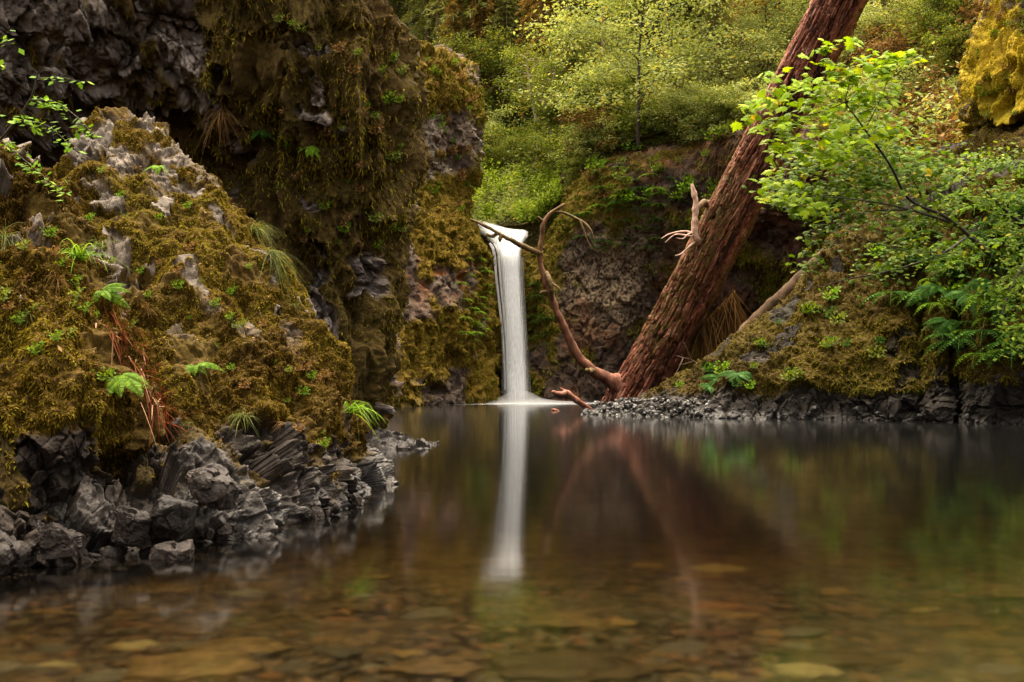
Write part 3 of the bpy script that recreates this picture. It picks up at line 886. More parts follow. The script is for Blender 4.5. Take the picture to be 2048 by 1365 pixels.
mm = moss_blades(LD, 90000, wD, 0.14, 0.05, 0.6, 0.8, 0.7, 361, segs=2)
mm = (mm[0], mm[1], np.clip(mm[2] + 0.40, 0, 0.9))
cliff_thing('rock_cliff', 'far cliff left of the falls, overhanging at top with golden moss on its shoulder', 'cliff', LD, M['rock_far'],
            {'moss': mossD, 'wet': sm(0.4, 0, q[:, 2]), 'lichen': lich, 'rust': rust}, mm, M['moss_bank'])

# ---- amphitheatre wall right of the falls
tops = [(940, 500, 47.5), (985, 486, 47.5), (1030, 470, 47.2), (1062, 452, 46.5), (1095, 400, 46.2), (1130, 352, 45.8), (1172, 305, 45.2), (1260, 262, 44.2), (1360, 240, 42.8), (1460, 235, 41), (1580, 250, 37.5), (1700, 290, 34), (1850, 330, 30)]
foot = [46.6, 46.4, 46, 45.2, 44.6, 44.2, 44.0, 44.0, 44.0, 43.5, 42, 38.5, 33]
rows = []
for t in (-0.06, 0.0, 0.12, 0.25, 0.4, 0.55, 0.7, 0.82, 0.92, 0.97, 1.0):
    pr = []
    for (x_, y_, d_), f_ in zip(tops, foot):
        yb = wl(f_)
        dd = f_ + (d_ - f_) * t ** 1.3
        cave = sm(1220, 1340, x_) * 2.2 * math.exp(-((max(t, 0) - 0.22) / 0.25) ** 2)
        lip = sm(1060, 1160, x_) * -0.5 * math.exp(-((t - 0.86) / 0.15) ** 2)
        rnd = 1.0 * sm(0.9, 1.0, t) + 3.2 * sm(0.72, 1.0, t) * sm(1030, 1080, x_) * sm(1500, 1350, x_)
        p = at(x_, yb + (y_ - yb) * t, dd + cave + lip + rnd)
        if t < 0: p[2] = -0.5
        pr.append(p)
    rows.append(pr)
rows.append([p + np.array([0, 2.5, -0.1]) for p in rows[-1]])
rows.append([p + np.array([0, 7, -2.5]) for p in rows[-2]])
LE = Loft(rows, 640, 460)
q = LE.B.reshape(-1, 3)
u, v = LE.u.ravel(), LE.v.ravel()
tt = np.repeat(np.linspace(0, 1, LE.nv), LE.nu)
f4 = fbm(q * 0.4, 4, 441)
mossE = sm(0.1, 0.5, f4 * 0.8 + 1.1 * sm(0.46, 0.56, tt) * sm(1280, 1140, u) + 0.7 * sm(0.62, 0.8, tt) + 0.5 * sm(60, 20, np.abs(u - 1075)))
lich = np.clip(1.5 * np.exp(-(((u - 1215) / 75.0) ** 2 + ((v - 565) / 85.0) ** 2)) * (0.8 + 0.4 * f4), 0, 1)
mossE *= 1 - 0.8 * lich
lich = np.clip(lich + 0.25 * sm(0.2, 0.5, fbm(q * 0.5, 3, 442)) * sm(720, 640, v), 0, 1)
fh, fe = facet(q * np.array([1.4, 1.4, 1.0]) + 0.3 * fbm(q, 2, 444)[:, None], 445)
fh2, fe2 = facet(q * 3.2, 446)
strata = np.sin((q[:, 2] - 0.75 * q[:, 0] * 0.9) * 1.5 + 1.2 * fbm(q * 0.3, 2, 449))
LE.displace(0.5 * fbm(q * 0.22, 3, 447) + 0.17 * fh + 0.11 * fh2 + 0.35 * strata * sm(1300, 1450, u) * (1 - mossE) - 0.05 * sm(0.12, 0, fe))
wE = mossE.reshape(LE.nv, LE.nu) * (LE.v < 815) * (LE.u < 1900)
mm = moss_blades(LE, 90000, wE, 0.15, 0.06, 0.6, 0.8, 0.7, 461, segs=2)
mm = (mm[0], mm[1], np.clip(mm[2] + 0.25, 0, 0.95))
cliff_thing('rock_cliff', 'dark undercut gorge wall right of the falls, pale lichen patch beside the white column', 'cliff', LE, M['rock_gorge'],
            {'moss': mossE, 'wet': sm(0.4, 0, q[:, 2]), 'lichen': lich, 'rust': sm(0.15, 0.5, fbm(q * 0.7, 4, 450)) * 0.35}, mm, M['moss_bank'])

# ---- mossy bank at right
bk = [
    (1165, 25.6, (1170, 827, 26), (1174, 825, 26.5), (1186, 822, 27), (1195, 828, 29)),
    (1300, 23.6, (1302, 812, 24.4), (1308, 800, 25.3), (1312, 786, 27.5), (1330, 806, 31)),
    (1400, 22.9, (1400, 800, 23.4), (1402, 760, 24.5), (1412, 714, 27), (1440, 745, 31)),
    (1500, 22.1, (1500, 795, 22.5), (1508, 728, 23.6), (1512, 650, 26.5), (1540, 700, 31)),
    (1600, 21.7, (1600, 795, 22), (1600, 690, 22.9), (1612, 574, 25.5), (1650, 640, 30)),
    (1700, 21.4, (1700, 795, 21.6), (1698, 640, 22.3), (1692, 462, 25), (1730, 500, 30)),
    (1800, 20.9, (1800, 792, 21.0), (1800, 625, 21.6), (1780, 395, 24.5), (1810, 400, 29.5)),
    (1845, 20.6, (1845, 790, 20.9), (1845, 618, 21.6), (1835, 368, 24.2), (1850, 360, 29)),
    (1890, 20.0, (1890, 788, 20.1), (1888, 610, 20.7), (1885, 345, 23.6), (1895, 320, 28)),
    (1920, 19.8, (1920, 786, 20.1), (1918, 605, 20.6), (1920, 335, 23.3), (1920, 310, 27.5)),
    (1980, 19.2, (1980, 785, 19.2), (1980, 590, 19.8), (1975, 325, 22.6), (1970, 300, 26.5)),
    (2100, 18.1, (2100, 780, 18.2), (2100, 560, 18.8), (2085, 310, 21.4), (2080, 290, 25)),
    (2400, 16.2, (2400, 770, 16.3), (2400, 500, 16.8), (2400, 380, 19), (2400, 360, 23)),
]
rows = [[], [], [], [], [], []]
for x_, d_, p2, p3, p4, p5 in bk:
    rows[0].append(U(x_, d_ - 0.1, -0.7)); rows[1].append(W(x_, d_))
    for r_, p in zip(rows[2:], (p2, p3, p4, p5)): r_.append(at(*p))
rows.append([p + np.array([0.3, 2.5, -2.5]) for p in rows[-1]])
LF = Loft(rows, 820, 520)
q = LF.B.reshape(-1, 3)
u, v = LF.u.ravel(), LF.v.ravel()
band = 792 + 8 * fbm(q * 0.5, 3, 541) - 26 * sm(1850, 1880, u)
mossF = np.clip(sm(8, -8, v - band - 7 * fbm(q * 2, 3, 542)) * (1 - 0.9 * sm(0.35, 0.5, fbm(q * 1.2, 3, 543))), 0, 1)
mossF *= 1 - sm(1330, 1270, u)* sm(798, 806, v)
fh, fe = facet(q * np.array([3.2, 3.2, 2.4]) + 0.3 * fbm(q * 2, 2, 544)[:, None], 545)
fh2, fe2 = facet(q * 8, 546)
crack = sm(9, 2, np.abs(u - 1846 - 5 * fbm(q * 0.8, 2, 550))) + sm(12, 3, np.abs(u - 1912 - 8 * fbm(q * 0.8, 2, 551)))
crack *= sm(520, 640, v)
LF.displace(sm(1200, 1330, u) * 0.35 * fbm(q * 0.4, 3, 547) + (1 - mossF) * (0.10 * fh + 0.05 * fh2 - 0.05 * sm(0.15, 0, fe))
            + mossF * (0.20 * (1 - np.abs(fbm(q * np.array([1.5, 1.5, 0.8]), 3, 548))) + 0.09 * fbm(q * 2.6, 4, 549) + 0.09 * (1 - np.abs(fbm(q * 6, 3, 552))) - 0.12) - 0.45 * crack)
wF = mossF.reshape(LF.nv, LF.nu) * (LF.u < 2080) * (LF.N[..., 1] < 0.6)
mm = moss_blades(LF, 260000, wF, 0.055, 0.024, 0.7, 0.7, 0.8, 561, segs=2)
t_bank = cliff_thing('mossy_bank', 'long mossy bank with a dark rock foot along the right side of the pool', 'bank', LF, M['rock_bank'],
                     {'moss': mossF, 'wet': sm(0.15, 0, q[:, 2])}, mm, M['moss_bank'])

# ---- bright golden moss-draped rock, upper right
sg = [(1940, 330, 26), (1950, 285, 25.2), (1955, 240, 24.6), (1948, 195, 24.2), (1962, 120, 24), (1987, 55, 24), (2005, 0, 24.2), (2020, -80, 24.5), (2060, -220, 25)]
rows = []
for (x_, y_, d_) in sg:
    rows.append([at(x_ - 4, y_, d_ + 4), at(x_, y_, d_ + 0.9), at(x_ + 30, y_ + 6, d_ - 0.1), at(x_ + 75, y_ + 10, d_ - 0.8), at(x_ + 150, y_, d_ - 1.5), at(x_ + 320, y_, d_ - 2.5), at(x_ + 520, y_, d_ - 2)])
rows.append([p + np.array([0.5, 3.5, 0.2]) for p in rows[-1]])
LG = Loft(rows, 300, 320)
q = LG.B.reshape(-1, 3)
qs = q + np.stack([q[:, 2] * -0.45, 0 * u[:len(q)] if False else 0 * q[:, 0], 0 * q[:, 0]], -1)
rd = 1 - np.abs(fbm(qs * np.array([1.9, 1.5, 0.32]) + 0.3 * fbm(q * 0.9, 2, 640)[:, None], 4, 641))
rd2 = 1 - np.abs(fbm(qs * np.array([5, 4, 1.0]), 3, 643))
LG.displace(0.70 * rd + 0.13 * rd2 + 0.05 * fbm(q * 6, 3, 642) - 0.4)
mossG = np.ones(len(q))
wG = (LG.u < 2090) * (LG.N[..., 1] < 0.6) * 1.0
mm = moss_blades(LG, 220000, wG * sm(-0.7, -0.2, fbm(q * 1.5, 3, 644)).reshape(LG.nv, LG.nu), 0.032, 0.024, 0.9, 0.5, 0.8, 661)
cliff_thing('moss_draped_rock', 'bright golden moss draped in folds over a rock at the upper right corner', 'rock', LG, M['rock_gold'],
            {'moss': np.clip(1.3 - 1.6 * sm(0.1, 0.5, fbm(q * 1.2, 4, 645)), 0, 1), 'wet': mossG * 0}, mm, M['moss_gold'])

# ---- low dark rock spit left of the pool
sx_, sy_ = np.meshgrid(np.linspace(-1, 1, 160), np.linspace(-1, 1, 80))
hgt_ = 0.30 * (1 - sx_ * 0.8) * np.clip(1 - (sx_ * 0.9) ** 2 - sy_ ** 2 * 1.2, -0.6, 1)
V_ = np.stack([sx_ * 0.55, sy_ * 0.9, hgt_ * 0.55 - 0.02], -1).reshape(-1, 3)
fh, fe = facet(V_ * np.array([6, 6, 6]), 78)
V_[:, 2] += 0.05 * fh + 0.02 * fbm(V_ * 14, 2, 79)
ii_ = np.arange(sx_.size).reshape(sx_.shape)
F_ = np.stack([ii_[:-1, :-1], ii_[:-1, 1:], ii_[1:, 1:], ii_[1:, :-1]], -1).reshape(-1, 4)
o = obj('rock_spit', V_ + at(778, wl(11.9), 11.9) * np.array([1, 1, 0]), F_, M['basalt'], smooth=False)
tag(o, 'low dark spit of broken rock reaching into the pool from the tall cliff foot', 'rock')

# ================================================================== WATERFALL
def fall_mat(name, alpha, lo, hi, scale=(9, 9, 0.22), edged=False):
    m, nt, out, N, L = nodes(name)
    d = N("BsdfDiffuse"); d.inputs[0].default_value = (0.95, 0.97, 0.99, 1)
    t = N("BsdfTranslucent"); t.inputs[0].default_value = (0.95, 0.97, 0.99, 1)
    a = N("MixShader"); a.inputs[0].default_value = 0.4
    L(d.outputs[0], a.inputs[1]); L(t.outputs[0], a.inputs[2])
    if alpha >= 1:
        L(a.outputs[0], out.inputs[0]); return m
    tr = N("BsdfTransparent")
    n = noise_node(N, L, 1.0, 4, 0.6, sc=scale)
    f = ramp(N, L, n, [(lo, (0, 0, 0)), (hi, (alpha, alpha, alpha))])
    if edged:
        fm_ = N("Math", operation='MULTIPLY'); L(f, fm_.inputs[0]); L(attr(N, 'cover'), fm_.inputs[1]); f = fm_.outputs[0]
    mx = N("MixShader")
    L(f, mx.inputs[0]); L(tr.outputs[0], mx.inputs[1]); L(a.outputs[0], mx.inputs[2])
    L(mx.outputs[0], out.inputs[0])
    return m


M['fall_core'] = fall_mat('white_falling_water', 1, 0, 0)
M['fall_stream'] = fall_mat('streaky_stream_water', 0.95, 0.22, 0.5, (3.5, 1.2, 1.2), True)
M['fall_mid'] = fall_mat('thin_falling_water', 0.55, 0.30, 0.6)
M['fall_faint'] = fall_mat('faint_fall_spray', 0.14, 0.3, 0.7)
M['fall_thin'] = fall_mat('wispy_falling_water', 0.28, 0.35, 0.7)
t_fall = thing('waterfall', at(1034, 806, 44.5), 'white ribbon of falling water between the two dark gorge walls', 'waterfall')
path = [(1019, 492, 45.45, 17, .5), (1020, 515, 45.05, 16, .9), (1023, 560, 44.9, 15, .9), (1027, 640, 44.7, 15.5, .9), (1031, 720, 44.6, 16.5, .9), (1033, 785, 44.5, 17.5, .9), (1034, 812, 44.5, 18, .9)]


def fall_shell(scale, seed, start=0):
    K = catmull(np.array(path[start:], float), 140)
    th = np.linspace(0, 2 * math.pi, 40, endpoint=False)
    V = []
    for x_, y_, D_, hw, ap in K:
        c = at(x_, y_, D_)
        r_ = hw / FPX * D_
        ring = np.stack([np.cos(th) * r_ * scale, np.sin(th) * r_ * 0.55 * ap * scale, np.zeros(40)], -1)
        V.append(c + ring)
    V = np.array(V).reshape(-1, 3)
    V[:, :2] += (unit(V[:, :2] - V[:, :2].mean(0)) * (0.02 * fbm(V * np.array([3, 3, 0.12]), 3, seed))[:, None])
    i = np.arange(140 * 40).reshape(140, 40)
    j = np.roll(i, -1, 1)
    return V, np.stack([i[:-1], j[:-1], j[1:], i[1:]], -1).reshape(-1, 4)


V, F = fall_shell(1.0, 1); obj('water_column', V, F, M['fall_core'], t_fall)
V, F = fall_shell(1.2, 2, 0); obj('outer_veil', V, F, M['fall_mid'], t_fall)
V, F = fall_shell(1.42, 3, 0); obj('outer_veil', V, F, M['fall_thin'], t_fall)
V, F = fall_shell(1.7, 4, 1); obj('outer_veil', V, F, M['fall_faint'], t_fall)
eL = catmull(np.array([at(930, 441, 50.5), at(948, 452, 49), at(965, 464, 48), at(982, 480, 47), at(994, 496, 45.9), at(1001, 515, 45.35), at(1004, 550, 45.3)]), 120)
eR = catmull(np.array([at(962, 443, 50.5), at(990, 449, 49.2), at(1022, 458, 48.2), at(1056, 461, 47.3), at(1047, 478, 46.1), at(1040, 500, 45.45), at(1038, 540, 45.3)]), 120)
w_ = np.linspace(0, 1, 40)[None, :, None]
V = eL[:, None] * (1 - w_) + eR[:, None] * w_
V[..., 1] -= 0.35 * np.sin(np.pi * w_[..., 0])
Vf = V.reshape(-1, 3)
al = np.stack([np.repeat(np.linspace(0, 3.5, 120), 40), np.tile(np.linspace(0, 5, 40), 120), np.zeros(4800)], -1)
Vf = Vf + np.array([0, -0.10, 0.07]) * fbm(al * np.array([.6, 1.6, 1]), 4, 5)[:, None]
i = np.arange(4800).reshape(120, 40)
Qs = np.stack([i[:-1, :-1], i[:-1, 1:], i[1:, 1:], i[1:, :-1]], -1).reshape(-1, 4)
n_ = len(Vf)
Vf = np.concatenate([Vf, Vf + np.array([0, 0.25, -0.10])])     # a sheet with some thickness
Qs = np.concatenate([Qs, Qs[:, ::-1] + n_])
ed = np.sin(np.pi * np.linspace(0, 1, 40)) ** 0.5
obj('upper_stream', Vf, Qs, M['fall_stream'], t_fall, attrs={'cover': np.tile(np.outer(sm(1.0, 0.82, np.linspace(0, 1, 120)), np.clip(ed * 1.3, 0, 1)).ravel(), 2)})
strands = []
for (xa, xb, w_) in ((988, 1006, 5), (996, 1012, 4)):
    strands.append(tube([at(xa - 8, 488, 45.6), at(xa, 505, 45.2), at(xa + 5, 560, 44.9), at(xb, 680, 44.6), at(xb + 4, 780, 44.5)], [w_ * .010, w_ * .014, w_ * .011, w_ * .010, w_ * .009], 10, 50))
V, F = merge(strands); obj('side_strand', V, F, M['fall_mid'], t_fall)
# spray: a low dome of mist
m, nt, out, N, L = nodes('spray_mist')
pv = N("VolumeScatter"); pv.inputs["Color"].default_value = (0.97, 0.98, 1, 1); pv.inputs["Density"].default_value = 1.1
L(pv.outputs[0], out.inputs["Volume"])
c0 = at(1040, wl(44.3), 44.3)
th = np.linspace(0, 2 * math.pi, 48, endpoint=False)
prof = [(3.6, 0.02), (2.8, 0.06), (1.9, 0.10), (1.3, 0.16), (0.9, 0.25), (0.68, 0.40), (0.3, 0.55)]
V = np.array([[c0 + np.array([r_ * math.cos(a), r_ * 0.5 * math.sin(a), z_]) for a in th] for r_, z_ in prof]).reshape(-1, 3)
i = np.arange(len(prof) * 48).reshape(-1, 48); j = np.roll(i, -1, 1)
Q = np.stack([i[:-1], j[:-1], j[1:], i[1:]], -1).reshape(-1, 4)
V = np.concatenate([V, [c0 + np.array([0, 0, 0.02]), c0 + np.array([0, 0, 0.6])]])
n_ = len(prof) * 48
T = np.concatenate([np.stack([j[0], i[0], np.full(48, n_)], -1), np.stack([i[-1], j[-1], np.full(48, n_ + 1)], -1)])
obj('spray', V, [Q, T], m, t_fall)
# foam sheet spreading over the pool
m, nt, out, N, L = nodes('foam_on_water')
d = N("BsdfDiffuse"); d.inputs[0].default_value = (0.8, 0.82, 0.86, 1)
tr = N("BsdfTransparent")
n1 = noise_node(N, L, 1.0, 5, 0.65, sc=(0.7, 2.5, 1))
ff = N("Math", operation='MULTIPLY'); L(attr(N, "foam"), ff.inputs[0]); L(ramp(N, L, n1, [(0.35, (0.15, 0.15, 0.15)), (0.65, (1, 1, 1))]), ff.inputs[1])
mx = N("MixShader"); L(ff.outputs[0], mx.inputs[0]); L(tr.outputs[0], mx.inputs[1]); L(d.outputs[0], mx.inputs[2])
L(mx.outputs[0], out.inputs[0])
R_ = np.linspace(0, 1, 24)
V = np.array([[c0 + np.array([5.2 * r_ * math.cos(a), 4.2 * r_ * math.sin(a) - 0.8, 0.006]) for a in th] for r_ in R_]).reshape(-1, 3)
i = np.arange(24 * 48).reshape(-1, 48); j = np.roll(i, -1, 1)
Q = np.stack([i[:-1], j[:-1], j[1:], i[1:]], -1).reshape(-1, 4)
obj('foam', V, Q, m, t_fall, attrs={'foam': np.repeat((1 - R_) ** 0.8, 48)})

# ================================================================== LEANING TRUNK
ax = [(1262, 835, 33.8, 66), (1272, 800, 33.6, 62), (1292, 762, 33.3, 57), (1345, 660, 32.5, 53), (1420, 510, 31.3, 51), (1483, 385, 30.3, 51), (1545, 265, 29.4, 51), (1610, 140, 28.5, 52), (1680, 0, 27.5, 53), (1760, -160, 26.5, 53), (1900, -440, 25, 52)]
K = catmull(np.array(ax, float), 900)
ctr = np.array([at(a, b_, c_) for a, b_, c_, _ in K])
rad = 0.95 * K[:, 3] / FPX * K[:, 2]
tt_ = unit(np.gradient(ctr, axis=0))
a_ = unit(np.cross(tt_, np.array([0, 1.0, 0])))
b_ = np.cross(tt_, a_)
NS = 300
th = np.linspace(0, 2 * math.pi, NS, endpoint=False)
ln = np.concatenate([[0], np.cumsum(np.linalg.norm(np.diff(ctr, axis=0), axis=1))])
TH, LN = np.meshgrid(th, ln)
cyl = np.stack([np.cos(TH) * 3.0, np.sin(TH) * 3.0, LN * 0.6 + 0 * TH], -1).reshape(-1, 3)
tw = cyl + np.stack([0 * cyl[:, 0], 0 * cyl[:, 0], 0 * cyl[:, 0]], -1)
fr1 = np.abs(fbm(tw * np.array([1.9, 1.9, 0.8]) + 0.35 * fbm(tw * np.array([1, 1, 1.2]), 3, 700)[:, None], 3, 701))
fr2, fe_ = facet(tw * np.array([3.6, 3.6, 3.4]) + 0.5 * fbm3(tw * 2, 705), 702)
rel = -0.13 * sm(0.22, 0.0, fr1) + 0.04 * fr2 - 0.03 * sm(0.12, 0, fe_) + 0.05 * fbm(cyl * np.array([0.6, 0.6, 0.5]), 3, 703)
rel = rel.reshape(900, NS)
for l0, t0 in ((9.6, 4.9), (13.5, 5.4), (5.2, 4.4), (17.0, 4.6), (7.6, 5.6)):      # knots
    dk = np.sqrt((LN - l0) ** 2 + (0.9 * (TH - t0)) ** 2)
    rel += 0.10 * np.exp(-(dk / 0.16) ** 2) - 0.13 * np.exp(-(dk / 0.07) ** 2)
ringv = np.cos(TH)[..., None] * a_[:, None] + np.sin(TH)[..., None] * b_[:, None]
flare = 1 + 0.05 * np.exp(-LN / 1.3) * (1 + 0.6 * np.cos(TH * 3 + 1))
Vt = ctr[:, None] + ringv * ((rad[:, None] * flare + rel)[..., None])
Vt = Vt.reshape(-1, 3)
i = np.arange(900 * NS).reshape(900, NS); j = np.roll(i, -1, 1)
Qt = np.stack([i[:-1], i[1:], j[1:], j[:-1]], -1).reshape(-1, 4)
t_tree = thing('leaning_tree_trunk', at(1270, 826, 33.6), 'huge red-barked trunk leaning from the pool up to the top right', 'tree trunk')
ringn = ringv.reshape(-1, 3)
mt = 0.9 * sm(0.0, 0.7, -(ringn * np.array([1.0, 0.35, 0])).sum(-1)) * sm(1.5, 3.5, LN.ravel()) * sm(11, 7, LN.ravel())
mt = np.maximum(mt, 0.8 * sm(0.3, 0.8, ringn[:, 0]))
plate = np.clip(0.5 + 0.32 * fr2 - 0.45 * sm(0.16, 0.0, fr1) - 0.25 * sm(0.10, 0, fe_) + 0.30 * fbm(cyl * np.array([0.9, 0.9, 0.45]), 4, 704), 0, 1)
obj('trunk', Vt, Qt, M['bark_trunk'], t_tree, attrs={'moss': mt, 'plate': plate})


def pt(*a): return [at(*p) for p in a]


def branch(name, pts, rad_px, mat, parent, sides=12, n=60, mossv=0.5, wob=0.15, seed=1):
    P_ = pt(*pts)
    r_ = [w / FPX * p[2] for w, p in zip(rad_px, pts)]
    V, F = tube(P_, r_, sides, n, seed, wob)
    return obj(name, V, F, mat, parent, attrs={'moss': np.full(len(V), mossv)})


br = branch('branch', [(1262, 790, 33.4), (1238, 770, 33.2), (1212, 757, 33.0), (1180, 738, 32.8), (1150, 702, 32.7), (1128, 655, 32.6), (1110, 615, 32.5), (1099, 585, 32.5), (1090, 560, 32.5), (1081, 530, 32.5), (1080, 500, 32.4), (1084, 470, 32.4), (1087, 448, 32.3), (1100, 428, 32.3), (1129, 409, 32.2)],
            [36, 23, 13, 10, 8.8, 8, 7, 7.6, 6.6, 5.4, 4.8, 4.8, 5, 3.8, 2.4], M['bark_limb'], t_tree, 14, 110, 0.35, 0.2, 3)
br.data.attributes['moss'].data.foreach_set('value', np.append(np.repeat(np.linspace(0, 1, 110) ** 1.2, 14) * 0.9, [0, .9]).astype(np.float32))
for pts, ws in (([(1083, 508, 32.45), (1066, 502, 32.3), (1045, 492, 32.2), (1020, 480, 32.0), (995, 466, 31.9), (970, 452, 31.8), (940, 439, 31.7)], [6, 5.5, 5.5, 4.5, 3.6, 3.2, 2]),
                ([(1046, 492, 32.2), (1033, 486, 32.1), (1022, 475, 32.0)], [4, 2.5, 1]),
                ([(995, 467, 31.9), (984, 473, 31.9), (973, 470, 31.8), (977, 484, 31.8)], [3.5, 3.5, 3, 1]),
                ([(1004, 470, 31.9), (1000, 480, 31.9), (1001, 484, 31.9)], [3.6, 4, 1]),
                ([(1087, 449, 32.3), (1086, 443, 32.3), (1076, 434, 32.2)], [5, 3.4, 1.6]),
                ([(1106, 424, 32.3), (1125, 425, 32.2), (1148, 435, 32.1), (1168, 446, 32.0), (1182, 462, 31.9), (1187, 478, 31.9)], [2.6, 2.6, 2.6, 2.6, 2, 1]),
                ([(1160, 441, 32.0), (1168, 462, 31.9), (1176, 484, 31.9), (1186, 500, 31.9)], [2, 1.8, 1.4, .6]),
                ([(1092, 545, 32.5), (1097, 556, 32.3), (1102, 572, 32.2), (1104, 590, 32.3), (1106, 606, 32.5)], [4, 6, 5, 5, 5]),
                ([(1100, 565, 32.3), (1112, 572, 32.1), (1122, 581, 32.0)], [3, 2, 1]),
                ([(1098, 585, 32.5), (1086, 584, 32.3), (1079, 587, 32.2)], [4, 2.5, 1]),
                ([(1186, 742, 32.8), (1178, 744, 32.4), (1173, 740, 32.2)], [8, 6, 4])):
    branch('side_branch', pts, ws, M['bark_branch'], t_tree, 8, 40, 0.9, 0.25, 5)
branch('broken_stub', [(1406, 492, 31.0), (1392, 478, 30.5), (1389, 455, 30.4), (1391, 425, 30.35), (1391, 400, 30.3), (1387, 382, 30.3), (1384, 368, 30.3)], [6, 6.5, 6.5, 6.2, 6, 5, 2.5], M['wood_pale'], t_tree, 12, 60, 0, 0.2, 9)
branch('broken_stub', [(1425, 412, 31.4), (1408, 406, 30.6), (1399, 414, 30.4), (1396, 424, 30.4)], [9, 7, 5, 3], M['bark_brown'], t_tree, 10, 24, 0.4, 0.2, 10)
for k, pts in enumerate(([(1394, 470, 30.6), (1370, 463, 30.4), (1340, 468, 30.2), (1322, 478, 30.1)], [(1394, 476, 30.6), (1376, 472, 30.3), (1350, 470, 30.2), (1330, 486, 30.1)], [(1396, 480, 30.6), (1378, 494, 30.3), (1362, 508, 30.2), (1350, 512, 30.1)], [(1392, 466, 30.6), (1378, 468, 30.2), (1366, 478, 30.2), (1352, 476, 30.2)])):
    branch('dead_twig', pts, [2.4, 1.8, 1.4, .6], M['wood_pale'], t_tree, 6, 24, 0, 0.1, 12 + k)
# curtain of fine rootlets hanging below the trunk
r = np.random.default_rng(3)
n_ = 900
s_ = r.random(n_)
Ps = np.array([at(1400 + 70 * a, 650 - 70 * a + 14 * b2, 31.8 + 0.5 * c2) for a, b2, c2 in zip(s_, r.random(n_), r.random(n_))])
V, F, bi = strips(Ps, unit(np.stack([0.15 + 0.25 * r.normal(size=n_), 0.3 * r.normal(size=n_), -np.ones(n_)], -1)), 0.8 + 1.4 * r.random(n_), 0.03, 0.1, 4, 8)
o = obj('rootlets', V, F, M['dry'], t_tree, attrs={'tint': (r.random(n_) * 0.6)[bi]}, smooth=False); o['kind'] = 'stuff'

# other timber
def log_thing(name, label, pts, ws, mat, mossv, cat='log', seed=1, twigs=()):
    t = thing(name, at(*pts[0]), label, cat)
    branch('stem', pts, ws, mat, t, 16, 80, mossv, 0.15, seed)
    for tp, tw_ in twigs: branch('broken_twig', tp, tw_, mat, t, 8, 20, 0, 0.2, seed + 3)
    return t


log_thing('sunken_branch', 'short forked dead branch poking out of the pool beside the trunk base', [(1190, 832, 29.5), (1178, 820, 29.3), (1160, 806, 29.0), (1143, 794, 28.8), (1134, 786, 28.7), (1122, 788, 28.6), (1104, 784, 28.5)],
          [7, 6.5, 6, 6, 6, 5, 3], M['bark_red'], 0, 'branch', 21, [([(1138, 790, 28.8), (1128, 782, 28.7), (1121, 777, 28.6)], [5, 3, 1.5])])
log_thing('floating_stick', 'short red stick floating on the pool left of the gravel spit', [(1102, wl(30) - 1, 30), (1108, wl(29.8) - 2, 29.8), (1119, wl(29.5) + 0.5, 29.5)], [1, 2.2, 1.6], M['bark_red'], 0, 'stick', 23)
log_thing('fallen_log', 'slim brown log leaning on the dark wall behind the mossy bank', [(1470, 690, 29.6), (1505, 650, 29.3), (1560, 596, 28.8), (1620, 540, 28.2), (1690, 470, 27.6)], [15, 15, 14, 13, 12], M['bark_brown'], 0.2, 'log', 25)
log_thing('bare_sapling', 'leafless little twig standing in the dark hollow behind the mossy bank', [(1395, 728, 28.5), (1380, 720, 28.4), (1366, 716, 28.3), (1352, 712, 28.2)], [2, 1.8, 1.3, .7], M['bark_brown'], 0, 'twig', 27,
          [([(1382, 722, 28.4), (1374, 700, 28.3), (1368, 686, 28.2)], [1.6, 1.2, .6]), ([(1384, 724, 28.4), (1368, 729, 28.3), (1356, 729, 28.2)], [1.4, 1, .5]), ([(1366, 716, 28.3), (1362, 728, 28.2), (1346, 760, 28.2)], [1.2, 1.4, 1.2])])

# ================================================================== STONES
STONE = {}
def stone_mesh(mat, k):
    key = (mat, k)
    if key not in STONE:
        T_, F_ = ico_template(900 + k * 7, (0.36, 0.45, 0.30, 0.55)[k % 4], 4, 0.30)
        T_ = T_ + unit(T_) * (0.02 * fbm(T_ * 7 + k, 3, k))[:, None]
        T_ = T_ * np.array([1, 0.55 + 0.1 * (k % 4), 1])
        STONE[key] = mesh('river_stone', T_, F_, M[mat])
    return STONE[key]


def put_stone(x, y, size, mat, k, rz, label, group=None, name='river_stone', sink=0.25, sz=1.0):
    o = bpy.data.objects.new(name, stone_mesh(mat, k))
    C.objects.link(o)
    o.location = (x, y, float(bed_z(x, y)) + size * 0.36 * 0.5 * (1 - sink))
    o.rotation_euler = (random.uniform(-.12, .12), random.uniform(-.12, .12), rz)
    o.scale = (size, size, size * sz)
    return tag(o, label, 'stone', group)


def bed_hit(px, py):
    """the point of the riverbed seen through the bent line of sight at photo pixel (px, py)"""
    p0 = at(px, py, CAMZ * FPX / (py - HOR))
    d = unit(p0 - np.array([0, 0, CAMZ]))
    d[:2] /= 1.33
    d[2] = -math.sqrt(max(1 - d[0] ** 2 - d[1] ** 2, 0))
    lo, hi = 0.0, 12.0
    for _ in range(40):
        t_ = 0.5 * (lo + hi)
        p = p0 + d * t_
        if p[2] > bed_z(p[0], p[1]): lo = t_
        else: hi = t_
    return p


